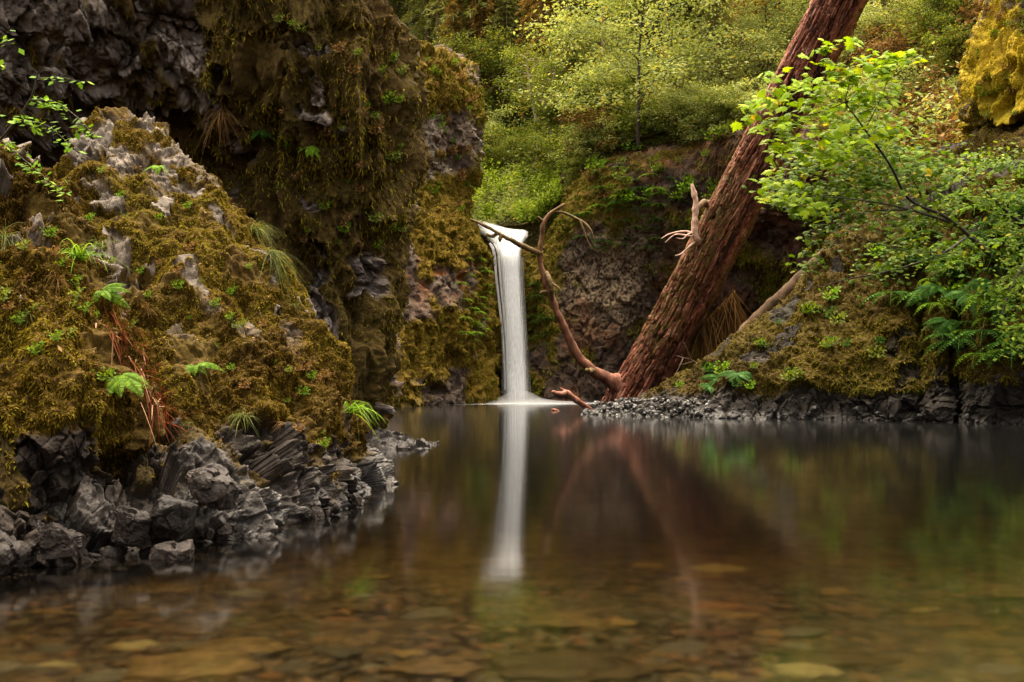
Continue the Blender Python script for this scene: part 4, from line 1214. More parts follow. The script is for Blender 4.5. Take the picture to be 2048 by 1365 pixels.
BIG = [
    (470, 1305, 0.56, 'stone_tan', 0, 0.05, 'large flat tan stone under water at the lower left, upper of two'),
    (390, 1340, 0.62, 'stone_tan', 2, -0.05, 'long flat tan slab of stone under water at the bottom left edge'),
    (1440, 1140, 0.42, 'stone_pale', 2, 0.0, 'pale lens-shaped stone under water right of the waterfall reflection'),
    (1130, 1252, 0.52, 'stone_tan', 0, 0.1, 'flat tan stone under water at the foot of the waterfall reflection'),
    (1420, 1270, 0.26, 'stone_red', 1, 0.0, 'orange stone under water below the pale stub reflection'),
    (1900, 1245, 0.40, 'stone_brown', 3, 0.3, 'large rounded brown stone under water near the right edge'),
    (1690, 1325, 0.46, 'stone_brown', 1, 0.0, 'big rounded olive stone under water at the bottom right'),
    (1850, 1222, 0.20, 'stone_pale', 1, 0.4, 'small pale greenish stone under water near the right edge'),
    (2020, 1345, 0.30, 'stone_grey', 1, 0.0, 'grey stone under water in the bottom right corner'),
    (1620, 1345, 0.30, 'stone_pale', 2, -0.2, 'thin pale stone under water at the bottom right'),
    (2010, 1190, 0.62, 'stone_brown', 0, 0.1, 'broad flat stone under water at the right picture edge'),
    (1370, 1300, 0.30, 'stone_grey', 2, 0.5, 'flat grey stone under water just left of the pale stub reflection'),
    (860, 1345, 0.50, 'stone_brown', 0, 0.0, 'long brown stone under water at the bottom centre left'),
    (1150, 1345, 0.70, 'stone_brown', 2, 0.0, 'long flat brown stone under water at the bottom centre'),
    (330, 1180, 0.45, 'stone_tan', 2, 0.05, 'flat tan stone under water just off the dark boulders'),
]
for px, py, s_, mt_, k, rz, lb in BIG:
    p = bed_hit(px, py)
    put_stone(p[0], p[1], s_ * 0.62, mt_, k, rz, lb, sink=0.5, sz=0.6)
kinds = [('stone_tan', 'small tan stone among others on the shallow riverbed'), ('stone_brown', 'small brown stone among others on the shallow riverbed'), ('stone_grey', 'small grey stone among others on the shallow riverbed'), ('stone_red', 'small rust-red stone among others on the shallow riverbed'), ('stone_pale', 'small pale stone among others on the shallow riverbed')]
r = np.random.default_rng(55)
for k in range(250):
    px, py = r.uniform(-20, 2068), 1040 + 330 * r.random() ** 0.8
    p = bed_hit(px, py)
    mt_, lb = kinds[r.choice(5, p=[.30, .40, .21, .05, .04])]
    put_stone(p[0], p[1], 0.05 + 0.13 * r.random() ** 2.2, mt_, int(r.integers(8)), r.uniform(-.5, .5), lb, lb.split(' among')[0] + 's on the riverbed', sz=0.7)
# gravel between them
T_, F_ = ico_template(5, 0.5, 1, 0.2)
n_ = 22000
px, py = r.uniform(-60, 2108, n_), 1040 + 340 * r.random(n_) ** 0.9
Yd = 1.6 + 8 * r.random(n_) ** 1.3
Xd = (px - 1024) / FPX * Yd * 1.05
Pg = np.stack([Xd, Yd, bed_z(Xd, Yd) + 0.005], -1)
ang = r.uniform(0, 6.28, n_)
V, F, bi = place(T_, [F_], Pg, np.stack([np.cos(ang), np.sin(ang), 0 * ang], -1), np.tile([0, 0, 1.0], (n_, 1)), 0.02 + 0.06 * r.random(n_) ** 2)
tag(obj('riverbed_gravel', V, F, M['gravel'], origin=(0, 3, -0.2), attrs={'tint': r.random(n_)[bi]}), 'mixed small gravel covering the shallow riverbed', 'gravel', kind='stuff')

# angular boulders along the near waterline
ANG = [ico_template(300 + k, 0.85, 5, 0.1, True) for k in range(6)]
ANGM = [mesh('boulder', T_ * np.array([1, .8, 1]), F_, M['basalt'], smooth=False) for T_, F_ in ANG]
def boulder(px, D_, size, k, rot, label, group=None, dz=0.0, name='boulder'):
    o = bpy.data.objects.new(name, ANGM[k % 6])
    C.objects.link(o)
    p = at(px, wl(D_), D_)
    o.location = (p[0], p[1], dz)
    o.rotation_euler = rot
    o.scale = (size, size, size)
    return tag(o, label, 'boulder', group)


boulder(272, 4.15, 0.23, 0, (0.3, 0.2, 0.4), 'blocky dark boulder at the waterline, left of the cracked one', dz=0.10)
boulder(335, 4.2, 0.28, 1, (0.9, 0.3, 0.9), 'tall cracked purple-grey boulder tilted at the waterline', dz=0.14)
boulder(425, 4.45, 0.26, 2, (0.2, 0.6, 0.2), 'pale-topped boulder standing above the waterline stones', dz=0.24)
boulder(350, 4.1, 0.21, 3, (0.1, 0.0, 0.3), 'wet shiny low boulder lapped by the pool', dz=0.0)
boulder(115, 3.95, 0.26, 4, (0.1, 0.3, 0.7), 'wedge-shaped dark boulder at the left waterline', dz=0.06)
boulder(5, 3.75, 0.28, 5, (0.1, 0.2, 1.7), 'dark boulder at the waterline cut by the left picture edge', dz=0.06)
r = np.random.default_rng(88)
for k in range(34):
    px = r.uniform(-40, 720)
    D_ = np.interp(px, [-40, 60, 250, 430, 600, 700, 760], [3.75, 3.95, 4.2, 4.55, 5.15, 5.75, 6.1]) - r.uniform(-0.04, 0.12)
    boulder(px, D_, 0.05 + 0.10 * r.random() ** 1.8, int(r.integers(6)), tuple(r.uniform(0, 3, 3)), 'small angular dark boulder lying along the near waterline', 'small dark boulders along the near waterline', r.uniform(-0.02, 0.05))
# gravel tongue at the trunk base
T_, F_ = ico_template(9, 0.7, 1, 0.2, True)
wS = ((LF.u > 1170) & (LF.u < 1420) & (LF.v > 800)).astype(float) + 0.12 * ((LF.v > 815))
p, nn, idx = LF.sample(2600, wS, 91)
r = np.random.default_rng(92)
V, F, bi = place(T_, [F_], p, r.normal(size=p.shape), r.normal(size=p.shape), 0.06 + 0.16 * r.random(len(p)) ** 2)
tag(obj('bank_gravel', V, F, M['bank_gravel'], attrs={'tint': r.random(len(p))[bi]}, smooth=False), 'dark wet gravel on the low spit at the trunk base', 'gravel', kind='stuff')


# ================================================================== TREES AND PLANTS
def leaf_cloud(centres, sizes, per, leaf, seed, layered=0.45, tmpl=LEAF, tf=LEAF_F, droop=0.2, tintbias=0.0):
    r = np.random.default_rng(seed)
    n = len(centres)
    c = np.repeat(np.asarray(centres), per, 0)
    s = np.repeat(np.asarray(sizes), per)
    off = r.normal(size=(n * per, 3)) * np.array([1, 1, layered]) * 0.5
    p = c + off * s[:, None]
    out_ = unit(off * np.array([1, 1, 0.2]) + 1e-3)
    X = unit(out_ + 0.7 * r.normal(size=p.shape) * np.array([1, 1, .5]) - np.array([0, 0, droop]))
    Z = unit(np.array([0, 0, 1.0]) + 0.55 * r.normal(size=p.shape))
    V, F, bi = place(tmpl, tf, p, X, Z, leaf * (0.6 + 0.8 * r.random(len(p))))
    tc = np.repeat(0.5 + 0.18 * r.normal(size=n), per)
    t = np.clip(tc + 0.2 * r.normal(size=len(p)) + tintbias, 0, 1)
    t = np.where(r.random(len(p)) < 0.02, 1.0, np.minimum(t, 0.95))
    return V, F, t[bi]


def broadleaf(height, crown_r, seed, mat, bark, leaf=0.15, n_cl=110, per=60, bole=0.35, lean=0.1, thick=0.02):
    """prototype tree at the origin: trunk with limbs, and a crown of leaf layers"""
    r = np.random.default_rng(seed)
    top = np.array([lean * height, 0, height * 0.92])
    trunk_pts = [(0, 0, -0.4), (0.05 * height * lean, 0, height * 0.3), (lean * height * 0.55, 0.03 * height, height * 0.62), top]
    parts = [tube(trunk_pts, [height * thick * 1.3, height * thick, height * thick * .7, height * thick * .25], 8, 16, seed, 0.1)]
    cen, siz = [], []
    nb = 16
    for k in range(nb):
        t = bole + (1 - bole) * (k + 0.5) / nb
        b0 = catmull(np.array(trunk_pts), 100)[int(t * 99)]
        az = k * 2.4 + r.normal() * 0.4
        ln_ = crown_r * (0.55 + 0.6 * math.sin(math.pi * (0.15 + 0.8 * (t - bole) / (1 - bole)))) * r.uniform(.7, 1.15)
        e = b0 + np.array([math.cos(az) * ln_, math.sin(az) * ln_, ln_ * r.uniform(-0.05, 0.4)])
        mid = (b0 + e) / 2 + np.array([0, 0, 0.12 * ln_])
        parts.append(tube([b0, mid, e], [height * thick * .35, height * thick * .2, height * thick * .06], 5, 8))
        for _ in range(max(1, n_cl // nb)):
            f = r.uniform(0.3, 1.05)
            cen.append(b0 + (e - b0) * f + r.normal(size=3) * crown_r * np.array([.16, .16, .10]) + np.array([0, 0, 0.08 * ln_]))
            siz.append(crown_r * r.uniform(.16, .34))
    tr = merge(parts)
    cr = leaf_cloud(cen, siz, per, leaf, seed + 1)
    return tr, cr, mat, bark


def conifer(height, base_r, seed, mat, bark, leaf=0.22, whorls=26, droop=0.45, start=0.12, thick=0.018):
    r = np.random.default_rng(seed)
    parts = [tube([(0, 0, -0.4), (0, 0, height * .5), (0, 0, height)], [height * thick, height * thick * .6, height * thick * .1], 8, 14, seed, 0.08)]
    P_, X_, S_ = [], [], []
    for w in range(whorls):
        t = start + (1 - start) * w / whorls
        for k in range(5):
            az = w * 1.1 + k * 1.257 + r.normal() * .25
            ln_ = base_r * (1 - t) ** 0.75 * r.uniform(.6, 1.2) + 0.15
            dirh = np.array([math.cos(az), math.sin(az), 0])
            b0 = np.array([0, 0, height * t])
            pts = [b0, b0 + dirh * ln_ * .5 + np.array([0, 0, -droop * ln_ * .18]), b0 + dirh * ln_ + np.array([0, 0, -droop * ln_ * .8])]
            if w % 2 == 0: parts.append(tube(pts, [0.03, 0.02, 0.008], 4, 6))
            cc = catmull(np.array(pts), 26)
            for q_ in cc[3:]:
                for s in (-1, 1, 0):
                    side = np.array([-dirh[1], dirh[0], 0]) * s
                    P_.append(q_ + r.normal(size=3) * .05)
                    X_.append(dirh * .6 + side * .8 + np.array([0, 0, -0.25 - 0.6 * droop * (s == 0)]) + r.normal(size=3) * .25)
                    S_.append(leaf * (0.6 + .9 * r.random()) * (1.2 - 0.5 * t))
    P_, X_, S_ = np.array(P_), np.array(X_), np.array(S_)
    Tn = LEAF * np.array([1.5, 0.55, 1])
    V, F, bi = place(Tn, LEAF_F, P_, X_, unit(np.array([0, 0, 1.0]) + .5 * r.normal(size=P_.shape)), S_)
    t = np.clip(0.45 + 0.22 * r.normal(size=len(P_)), 0, 1)
    return merge(parts), (V, F, t[bi]), mat, bark


def tree_proto(name, data):
    """hidden nowhere: the first placed tree is the prototype itself, later ones are copies"""
    (tv, tf), (cv, cf, ct), mat, bark = data
    root = thing(name, (0, 0, 0), 'tree', 'tree')
    obj('trunk', tv, tf, bark, root, attrs={'moss': np.full(len(tv), 0.6)})
    obj('crown', cv, cf, mat, root, attrs={'tint': ct}, smooth=False)
    return root


class Kind:
    def __init__(self, name, data): self.name, self.data, self.root, self.used = name, data, None, False
    def put(self, p, s, rz, label, cat='tree', group=None, rx=0.0, ry=0.0):
        if self.root is None:
            self.root = tree_proto(self.name, self.data); o = self.root
        else:
            o = copy_tree(self.root)
        o.location = p
        o.rotation_euler = (rx, ry, rz)
        o.scale = (s, s, s)
        for k in ('group',):
            if k in o: del o[k]
        return tag(o, label, cat, group)


K_maple = Kind('maple_tree', broadleaf(9, 4.2, 11, M['leaf_pale_hazed'], M['bark_dark'], 0.20, 170, 75, 0.12, 0.05, 0.010))
K_mid = Kind('broadleaf_tree', broadleaf(9, 3.4, 12, M['leaf_mid'], M['bark_dark'], 0.19, 120, 70, 0.25, -0.08))
K_alder = Kind('alder_tree', broadleaf(9, 2.7, 13, M['leaf_mid'], M['bark_pale'], 0.18, 70, 60, 0.55, -0.10, 0.014))
K_con = Kind('conifer_tree', conifer(16, 3.6, 14, M['needle'], M['bark_brown'], 0.26))
K_conb = Kind('mossy_conifer', conifer(16, 3.2, 15, M['needle_brown'], M['bark_brown'], 0.26, 26, 0.95))
K_bush = Kind('leafy_shrub', broadleaf(2.6, 1.9, 16, M['leaf_pale_hazed'], M['bark_dark'], 0.13, 80, 60, 0.05, 0.0))
K_bushm = Kind('green_shrub', broadleaf(2.4, 1.7, 17, M['leaf_mid'], M['bark_dark'], 0.13, 80, 60, 0.05, 0.0))
K_bushy = Kind('brown_shrub', broadleaf(2.2, 1.7, 18, M['dry'], M['bark_dark'], 0.13, 70, 50, 0.05, 0.0))


def hp(px, py):
    return hill.front(px, py)[0]


def sz(px_h, p, h0): return px_h / FPX * p[1] / h0


# named trees
for K_, px, py, hpx, rz, lb in (
    (K_maple, 1275, 285, 330, 0.3, 'large pale green maple filling the slope above the right gorge wall'),
    (K_alder, 1072, 318, 230, 0.2, 'slim pale-stemmed alder above the falls, left of two'),
    (K_alder, 1094, 322, 210, 2.2, 'slim pale-stemmed alder above the falls, right of two'),
    (K_conb, 1078, 225, 400, 0.0, 'brown moss-hung conifer standing high above the falls'),
    (K_con, 1140, 265, 300, 0.8, 'small green conifer between the alders and the large pale maple'),
    (K_conb, 960, 262, 360, 2.8, 'brownish conifer left of the green ones above the falls'),
    (K_con, 1000, 215, 520, 0.4, 'tall green conifer left of the brown moss-hung one'),
    (K_con, 945, 235, 560, 1.4, 'tall green conifer with brown trunk beside the far left cliff'),
    (K_mid, 975, 290, 210, 0.9, 'bushy dark green tree above the falls, left of the alders'),
    (K_con, 1012, 275, 330, 2.9, 'green conifer with drooping sprays standing just left of the alders'),
    (K_conb, 905, 265, 330, 1.9, 'brown drooping conifer peeping over the far left cliff'),
    (K_con, 1175, 120, 420, 2.0, 'green conifer behind the large pale maple'),
    (K_con, 1420, 215, 330, 0.7, 'dark conifer right of the large pale maple'),
    (K_con, 1330, 80, 420, 2.6, 'green conifer high behind the large pale maple'),
    (K_conb, 1480, 110, 330, 1.1, 'brown moss-hung conifer left of the leaning trunk'),
    (K_maple, 1540, 150, 200, 2.0, 'small pale maple beside the upper leaning trunk'),
    (K_mid, 1160, 240, 190, 0.1, 'low green tree at the left edge of the large maple'),
):
    p = hp(px, py)
    K_.put(p - np.array([0, 0, 0.2]), sz(hpx, p, K_.data[0][0][:, 2].max()), rz, lb)
r = np.random.default_rng(41)
for px, py in ((850, 160), (880, 60), (930, 90), (1040, 60), (1120, 30), (1240, 20), (1400, 20), (1460, 0), (1560, 30), (1640, 50), (1760, 40), (1830, 60), (1900, 40), (820, 60), (760, 40), (1000, -40), (1150, -60), (1320, -80), (1500, -100), (1700, -60)):
    p = hp(px, py)
    K_ = (K_con, K_mid, K_con, K_maple)[int(r.integers(4))] if px < 1650 else (K_mid, K_maple)[int(r.integers(2))]
    h_ = r.uniform(220, 380) if px < 1650 else r.uniform(120, 200)
    K_.put(p - np.array([0, 0, 0.2]), sz(h_, p, K_.data[0][0][:, 2].max()), r.uniform(0, 6), 'forest tree crowded among others high on the slope', 'tree', 'trees crowded on the upper slope')
for k in range(60):
    px = r.uniform(900, 1960)
    py = r.uniform(40, 330) if px < 1700 else r.uniform(20, 290)
    if px < 1120: py = r.uniform(250, 355)
    p = hp(px, py)
    K_ = (K_bush, K_bushm, K_bushy)[int(r.choice(3, p=[.4, .35, .25]))]
    kind_ = {'leafy_shrub': 'pale green', 'green_shrub': 'dark green', 'brown_shrub': 'brown twiggy'}[K_.name]
    K_.put(p - np.array([0, 0, 0.1]), r.uniform(.5, 1.1) * p[1] / 50, r.uniform(0, 6), kind_ + ' shrub on the slope above the gorge wall', 'shrub', kind_ + ' shrubs on the slope')

for px, py, w_, hpx, ln_, lb in ((945, 205, 14, 330, 8, 'straight brown forest trunk above the far left cliff, left one of two'), (1003, 130, 22, 260, 4, 'thick grey-brown forest trunk above the falls, right one of two'), (1118, 200, 8, 320, 10, 'thin dark forest trunk between the alders and the large maple'),
                             (1205, 150, 10, 300, -6, 'slim mossy trunk behind the large pale maple'), (1440, 190, 9, 320, -30, 'tilted thin trunk left of the leaning trunk'), (880, 180, 8, 300, 3, 'thin trunk rising behind the far left cliff top'), (1330, 120, 9, 280, 12, 'thin dark trunk high on the slope behind the large maple')):
    p = hp(px, py)
    t_ = thing('forest_tree', p, lb, 'tree')
    q_ = p + np.array([0, -0.6, 0])
    up_ = hpx / FPX * p[1]
    V, F = tube([q_ - np.array([0, 0, .5]), q_ + np.array([ln_ / FPX * p[1] * .4, 0, up_ * .5]), q_ + np.array([ln_ / FPX * p[1], 0, up_])], [w_ / FPX * p[1] * .62, w_ / FPX * p[1] * .5, w_ / FPX * p[1] * .4], 12, 40, int(px), 0.12)
    obj('trunk', V, F, M['bark_brown'], t_, attrs={'moss': np.full(len(V), .7)})
    rr = np.random.default_rng(int(px))
    cen = [q_ + np.array([rr.normal() * 1.3, rr.normal() * .8, up_ * rr.uniform(.55, 1.15)]) for _ in range(16)]
    V, F, tc_ = leaf_cloud(cen, [1.1] * 16, 60, .24, int(px), .35)
    obj('crown', V, F, M['needle' if int(px) % 2 else 'needle_brown'], t_, attrs={'tint': tc_}, smooth=False)

# undergrowth on the slope: far too many leaves and stems to count
cl = fbm(hill.P.reshape(-1, 3) * 0.5, 3, 95).reshape(hill.nv, hill.nu)
vis = ((hill.u > 780) & (hill.u < 2120) & (hill.v > -60)).astype(float)
for nm, lb, n_, mt_, lf, w, sd in (
    ('undergrowth', 'mixed green undergrowth carpeting the wooded slope', 150000, M['leaf_mid'], 0.17, vis * sm(-0.1, 0.5, cl) + 0.15 * vis, 96),
    ('dry_undergrowth', 'brown dry twigs and bracken carpeting the slope', 60000, M['dry'], 0.22, vis * (sm(0.15, -0.4, cl) + 1.2 * (hill.u > 1680)) * (hill.u > 1150), 97),
    ('pale_undergrowth', 'pale green undergrowth carpeting the wooded slope', 80000, M['leaf_pale_hazed'], 0.16, vis * sm(0.2, -0.3, cl + 0.2), 98),
    ('meadow_plants', 'bright lime green low plants on the ledge above the falls', 42000, M['leaf_lime'], 0.14, ((hill.u > 880) & (hill.u < 1120) & (hill.v > 362) & (hill.v < 445)).astype(float) * sm(-0.5, 0.3, cl), 99),
):
    p, nn, idx = hill.sample(n_, w, sd)
    r = np.random.default_rng(sd)
    hgt = np.abs(r.normal(size=len(p))) * (0.5 if nm != 'meadow_plants' else 0.45) * (1 + 1.0 * fbm(p * 0.8, 3, sd))
    p = p + np.array([0, 0, 1.0]) * np.maximum(hgt, 0)[:, None]
    X = unit(r.normal(size=p.shape) * np.array([1, 1, .5]) + np.array([0, 0, .1]))
    V, F, bi = place(LEAF, LEAF_F, p, X, unit(np.array([0, -0.3, 1.0]) + .6 * r.normal(size=p.shape)), lf * (0.5 + r.random(len(p))))
    t = np.clip(0.5 + 0.3 * fbm(p * 0.6, 3, sd + 7) + 0.2 * r.normal(size=len(p)), 0, 1)
    tag(obj(nm, V, F, mt_, origin=(0, 50, 0), attrs={'tint': t[bi]}, smooth=False), lb, 'undergrowth', kind='stuff')

# hanging dry fringe over the gorge wall's brow
wfr = ((LE.v < 345) & (LE.v > 225) & (LE.u > 1160) & (LE.u < 1720) & (tt.reshape(LE.nv, LE.nu) < 0.9)).astype(float)
p, nn, idx = LE.sample(5000, wfr, 120)
r = np.random.default_rng(121)
V, F, bi = strips(p, unit(nn + r.normal(size=p.shape) * .5 + np.array([0, 0, -.3])), 0.25 + 0.6 * r.random(len(p)), 0.025, 0.9, 4, 122)
tag(obj('hanging_fringe', V, F, M['dry'], attrs={'tint': np.clip(0.4 + .3 * r.normal(size=len(p)), 0, 1)[bi]}, smooth=False), 'dry brown grass hanging over the brow of the right gorge wall', 'dry grass', kind='stuff')


# ---- ferns, grass tufts
def frond_mesh(length, seed, pairs=22, curl=0.35, width=0.24):
    """one fern frond along +x: rachis and leaflets"""
    r = np.random.default_rng(seed)
    t = np.linspace(0.06, 1, pairs)
    spine = np.stack([length * t, 0 * t, length * (0.35 * t - curl * t * t * 1.6)], -1)
    tan = unit(np.gradient(spine, axis=0))
    P_, X_, S_ = [], [], []
    for k in range(pairs):
        w = length * width * (math.sin(math.pi * min(1, t[k] * 0.93 + 0.05)) ** 0.7) * (1.1 - 0.5 * t[k])
        for s in (-1, 1):
            P_.append(spine[k]); X_.append(tan[k] * .35 + np.array([0, s, -0.12])); S_.append(w * r.uniform(.9, 1.1))
    V, F, bi = place(LEAF * np.array([1, .75, 1]), LEAF_F, np.array(P_), np.array(X_), np.tile([0, 0, 1.0], (len(P_), 1)), np.array(S_))
    tv, tf = tube([spine[0], spine[pairs // 2], spine[-1]], [length * .008, length * .006, length * .002], 4, 10)
    VV, FF = merge([(V, F), (tv, tf)])
    return VV, FF, np.concatenate([np.clip(0.5 + .2 * r.normal(size=len(V) // 4), 0, 1).repeat(4), np.full(len(tv), .9)])


FROND = {}
def frond(mat, k):
    if (mat, k) not in FROND:
        V, F, t = frond_mesh(1.0, 70 + k, 22 + 2 * k, 0.25 + 0.12 * k)
        FROND[(mat, k)] = mesh('frond', V, F, M[mat], {'tint': t}, False)
    return FROND[(mat, k)]


def fern(p, nrm, size, n, mat, label, group=None, spread=(0, 6.28), seed=0, lift=0.35):
    r = np.random.default_rng(seed)
    t = thing('fern', p, label, 'fern', group)
    t.rotation_euler = (r.uniform(.45, .9), r.uniform(-.25, .25), r.uniform(-.4, .4))
    for k in range(n):
        o = bpy.data.objects.new('frond', frond(mat, int(r.integers(3))))
        C.objects.link(o); o.parent = t
        az = spread[0] + (spread[1] - spread[0]) * (k + r.uniform(0, .7)) / n
        o.rotation_euler = (r.uniform(-.3, .3), -lift * r.uniform(-.2, 1.3), az)
        s = size * r.uniform(.7, 1.15)
        o.scale = (s, s, s)
    return t


GR = {}
def tuft(p, size, mat, label, group=None, lean=(0, -0.4, 0.5), n=70, seed=0, sag=0.8, wid=0.016, name='grass_tuft'):
    r = np.random.default_rng(seed)
    base = r.normal(size=(n, 3)) * np.array([.06, .06, .02]) * size
    d = unit(np.array(lean) + r.normal(size=(n, 3)) * .35)
    V, F, bi = strips(base, d, size * (.5 + .6 * r.random(n)), wid * size, sag, 5, seed)
    t = np.clip(.5 + .28 * r.normal(size=n), 0, 1)
    o = obj(name, V + np.asarray(p), F, M[mat], origin=p, attrs={'tint': t[bi]}, smooth=False)
    return tag(o, label, 'grass tuft', group)


def S(L_, px, py): return L_.front(px, py)[0]


# foreground rock plants
fern(S(LB, 246, 755), None, 0.17, 7, 'fern_mid', 'bright green fern on the near rock below the dead red stems', spread=(-2.9, 0.3), seed=1, lift=.1)
fern(S(LA, 300, 795), None, 0.14, 6, 'fern_mid', 'bright green fern drooping at the bottom of the red dead stems', spread=(-2.6, 0.2), seed=2, lift=0)
fern(S(LA, 390, 725), None, 0.15, 6, 'fern_mid', 'small green fern growing on a pale ledge of the near rock', spread=(-3.0, 0.4), seed=3, lift=.2)
fern(S(LB, 205, 575), None, 0.13, 5, 'fern_mid', 'yellow-green fern in the gully at the rock top left', spread=(-2.2, .8), seed=4)
fern(S(LC, 625, 295), None, 0.2, 6, 'fern', 'green fern hanging on the tall cliff, right of the other', spread=(-2.9, .2), seed=5, lift=-.2)
fern(S(LC, 525, 262), None, 0.2, 5, 'fern_dark', 'thin green fern hanging on the tall cliff, left of the other', spread=(-2.9, .2), seed=6, lift=-.3)
fern(S(LA, 315, 338), None, 0.10, 5, 'fern', 'tiny green fern on the pale rubble crest', spread=(-2.9, .2), seed=7)
tuft(S(LA, 535, 500), 0.30, 'grass', 'pale grass tuft draped down the near rock shoulder', lean=(0.5, -0.5, -0.2), n=90, seed=11, sag=.7, wid=.012)
tuft(S(LA, 515, 460), 0.26, 'grass', 'green grass tuft at the top of the near rock shoulder', lean=(0.6, -0.4, .3), n=70, seed=12, wid=.014)
tuft(S(LA, 706, 820), 0.30, 'fern', 'lush green grass tuft on the tip of the near rock', lean=(0.7, -0.2, .9), n=46, seed=13, sag=.9, wid=.03)
tuft(S(LA, 485, 845), 0.20, 'grass', 'loose grass tuft above the dark foot of the near rock', lean=(0, -.6, .5), n=60, seed=14, wid=.02)
tuft(S(LB, 165, 515), 0.30, 'fern', 'broad-bladed green grass in the gully behind the left hump', lean=(0.1, -.5, .7), n=30, seed=15, wid=.03)
tuft(S(LB, 10, 470), 0.30, 'grass', 'pale grass tuft on the left hump by the picture edge', lean=(0.3, -.6, .1), n=80, seed=16, wid=.012)
tuft(S(LC, 437, 225), 0.42, 'dry', 'dry straw-coloured grass tuft hanging on the tall cliff', lean=(0.2, -.6, .2), n=90, seed=17, wid=.012, sag=1.1)
tuft(S(LB, 230, 470), 0.24, 'grass', 'thin grass tuft between the left hump and the rubbly crest', lean=(0.1, -.5, .7), n=40, seed=18, wid=.014)

# rust-red dead ferns in the gully
r = np.random.default_rng(19)
n_ = 420
pp = np.array([S(LA if k % 3 else LB, 215 + 130 * f + r.normal() * 13, 610 + 235 * f + r.normal() * 14) for k, f in enumerate(r.random(n_) ** 1.0)])
V, F, bi = strips(pp + np.array([0, -0.015, 0.01]), unit(np.stack([.35 + .5 * r.normal(size=n_), -.35 + .2 * r.normal(size=n_), -.8 + .5 * r.normal(size=n_)], -1)), 0.05 + .16 * r.random(n_) ** 2, 0.007, .2, 3, 20)
tag(obj('dead_fern_litter', V, F, M['red'], attrs={'tint': np.where(r.random(n_) < .14, 1, .6 * r.random(n_))[bi]}, smooth=False), 'rust-red dead fern stems lying down the rock gully', 'dead ferns', kind='stuff')
t_v = thing('dead_vine', S(LA, 240, 820), 'thin pale dead vine stem hanging down the dark rock foot', 'vine')
Vv, Fv = tube([S(LA, 240, 815) + np.array([0, -.05, 0]), S(LA, 233, 870) + np.array([0, -.06, 0]), S(LA, 231, 915) + np.array([0, -.05, 0]), S(LA, 242, 945) + np.array([0, -.04, 0])], [.003, .004, .003, .002], 6, 24)
obj('stem', Vv, Fv, M['wood_pale'], t_v, attrs={'moss': np.zeros(len(Vv))})


# ---- leafy sprays along given branch lines
def spray_tree(name, label, cat, stems, leaf_lines, leaf, mat, bark, tmpl, tf, seed, group=None, dens=1.5, spr=1.0, thin=1.0):
    """stems: [(pts, px radii)]; leaf_lines: [(pts, count, spread in px)]"""
    r = np.random.default_rng(seed)
    leaf_lines = [(a, int(b * dens), c * spr) for a, b, c in leaf_lines]
    t = thing(name, at(*stems[0][0][0]), label, cat, group)
    for k, (pts, ws) in enumerate(stems):
        branch('stem' if k == 0 else 'branch', pts, [w * thin for w in ws], bark, t, 7, 30, 0, 0.1, seed + k)
    VS, TS = [], []
    for pts, cnt, spread in leaf_lines:
        c = catmull(np.array(pts, float), 60)
        k = r.integers(0, 60, cnt)
        pos = np.array([at(a + r.normal() * spread, b2 + r.normal() * spread * .55, D_ + r.normal() * spread / FPX * D_ * 1.2) for a, b2, D_ in c[k]])
        X = unit(np.stack([r.normal(size=cnt) - .25, r.normal(size=cnt) * .8 - .5, -0.35 + .35 * r.normal(size=cnt)], -1))
        Z = unit(np.stack([.35 * r.normal(size=cnt), -.55 + .35 * r.normal(size=cnt), np.ones(cnt)], -1))
        V, F, bi = place(tmpl, tf, pos, X, Z, leaf * (0.65 + .6 * r.random(cnt)))
        VS.append((V, F)); TS.append(np.where(r.random(cnt) < .025, 1, np.clip(.5 + .2 * r.normal(size=cnt), 0, .92))[bi])
    V, F = merge(VS)
    obj('leaves', V, F, mat, t, attrs={'tint': np.concatenate(TS)}, smooth=False)
    return t


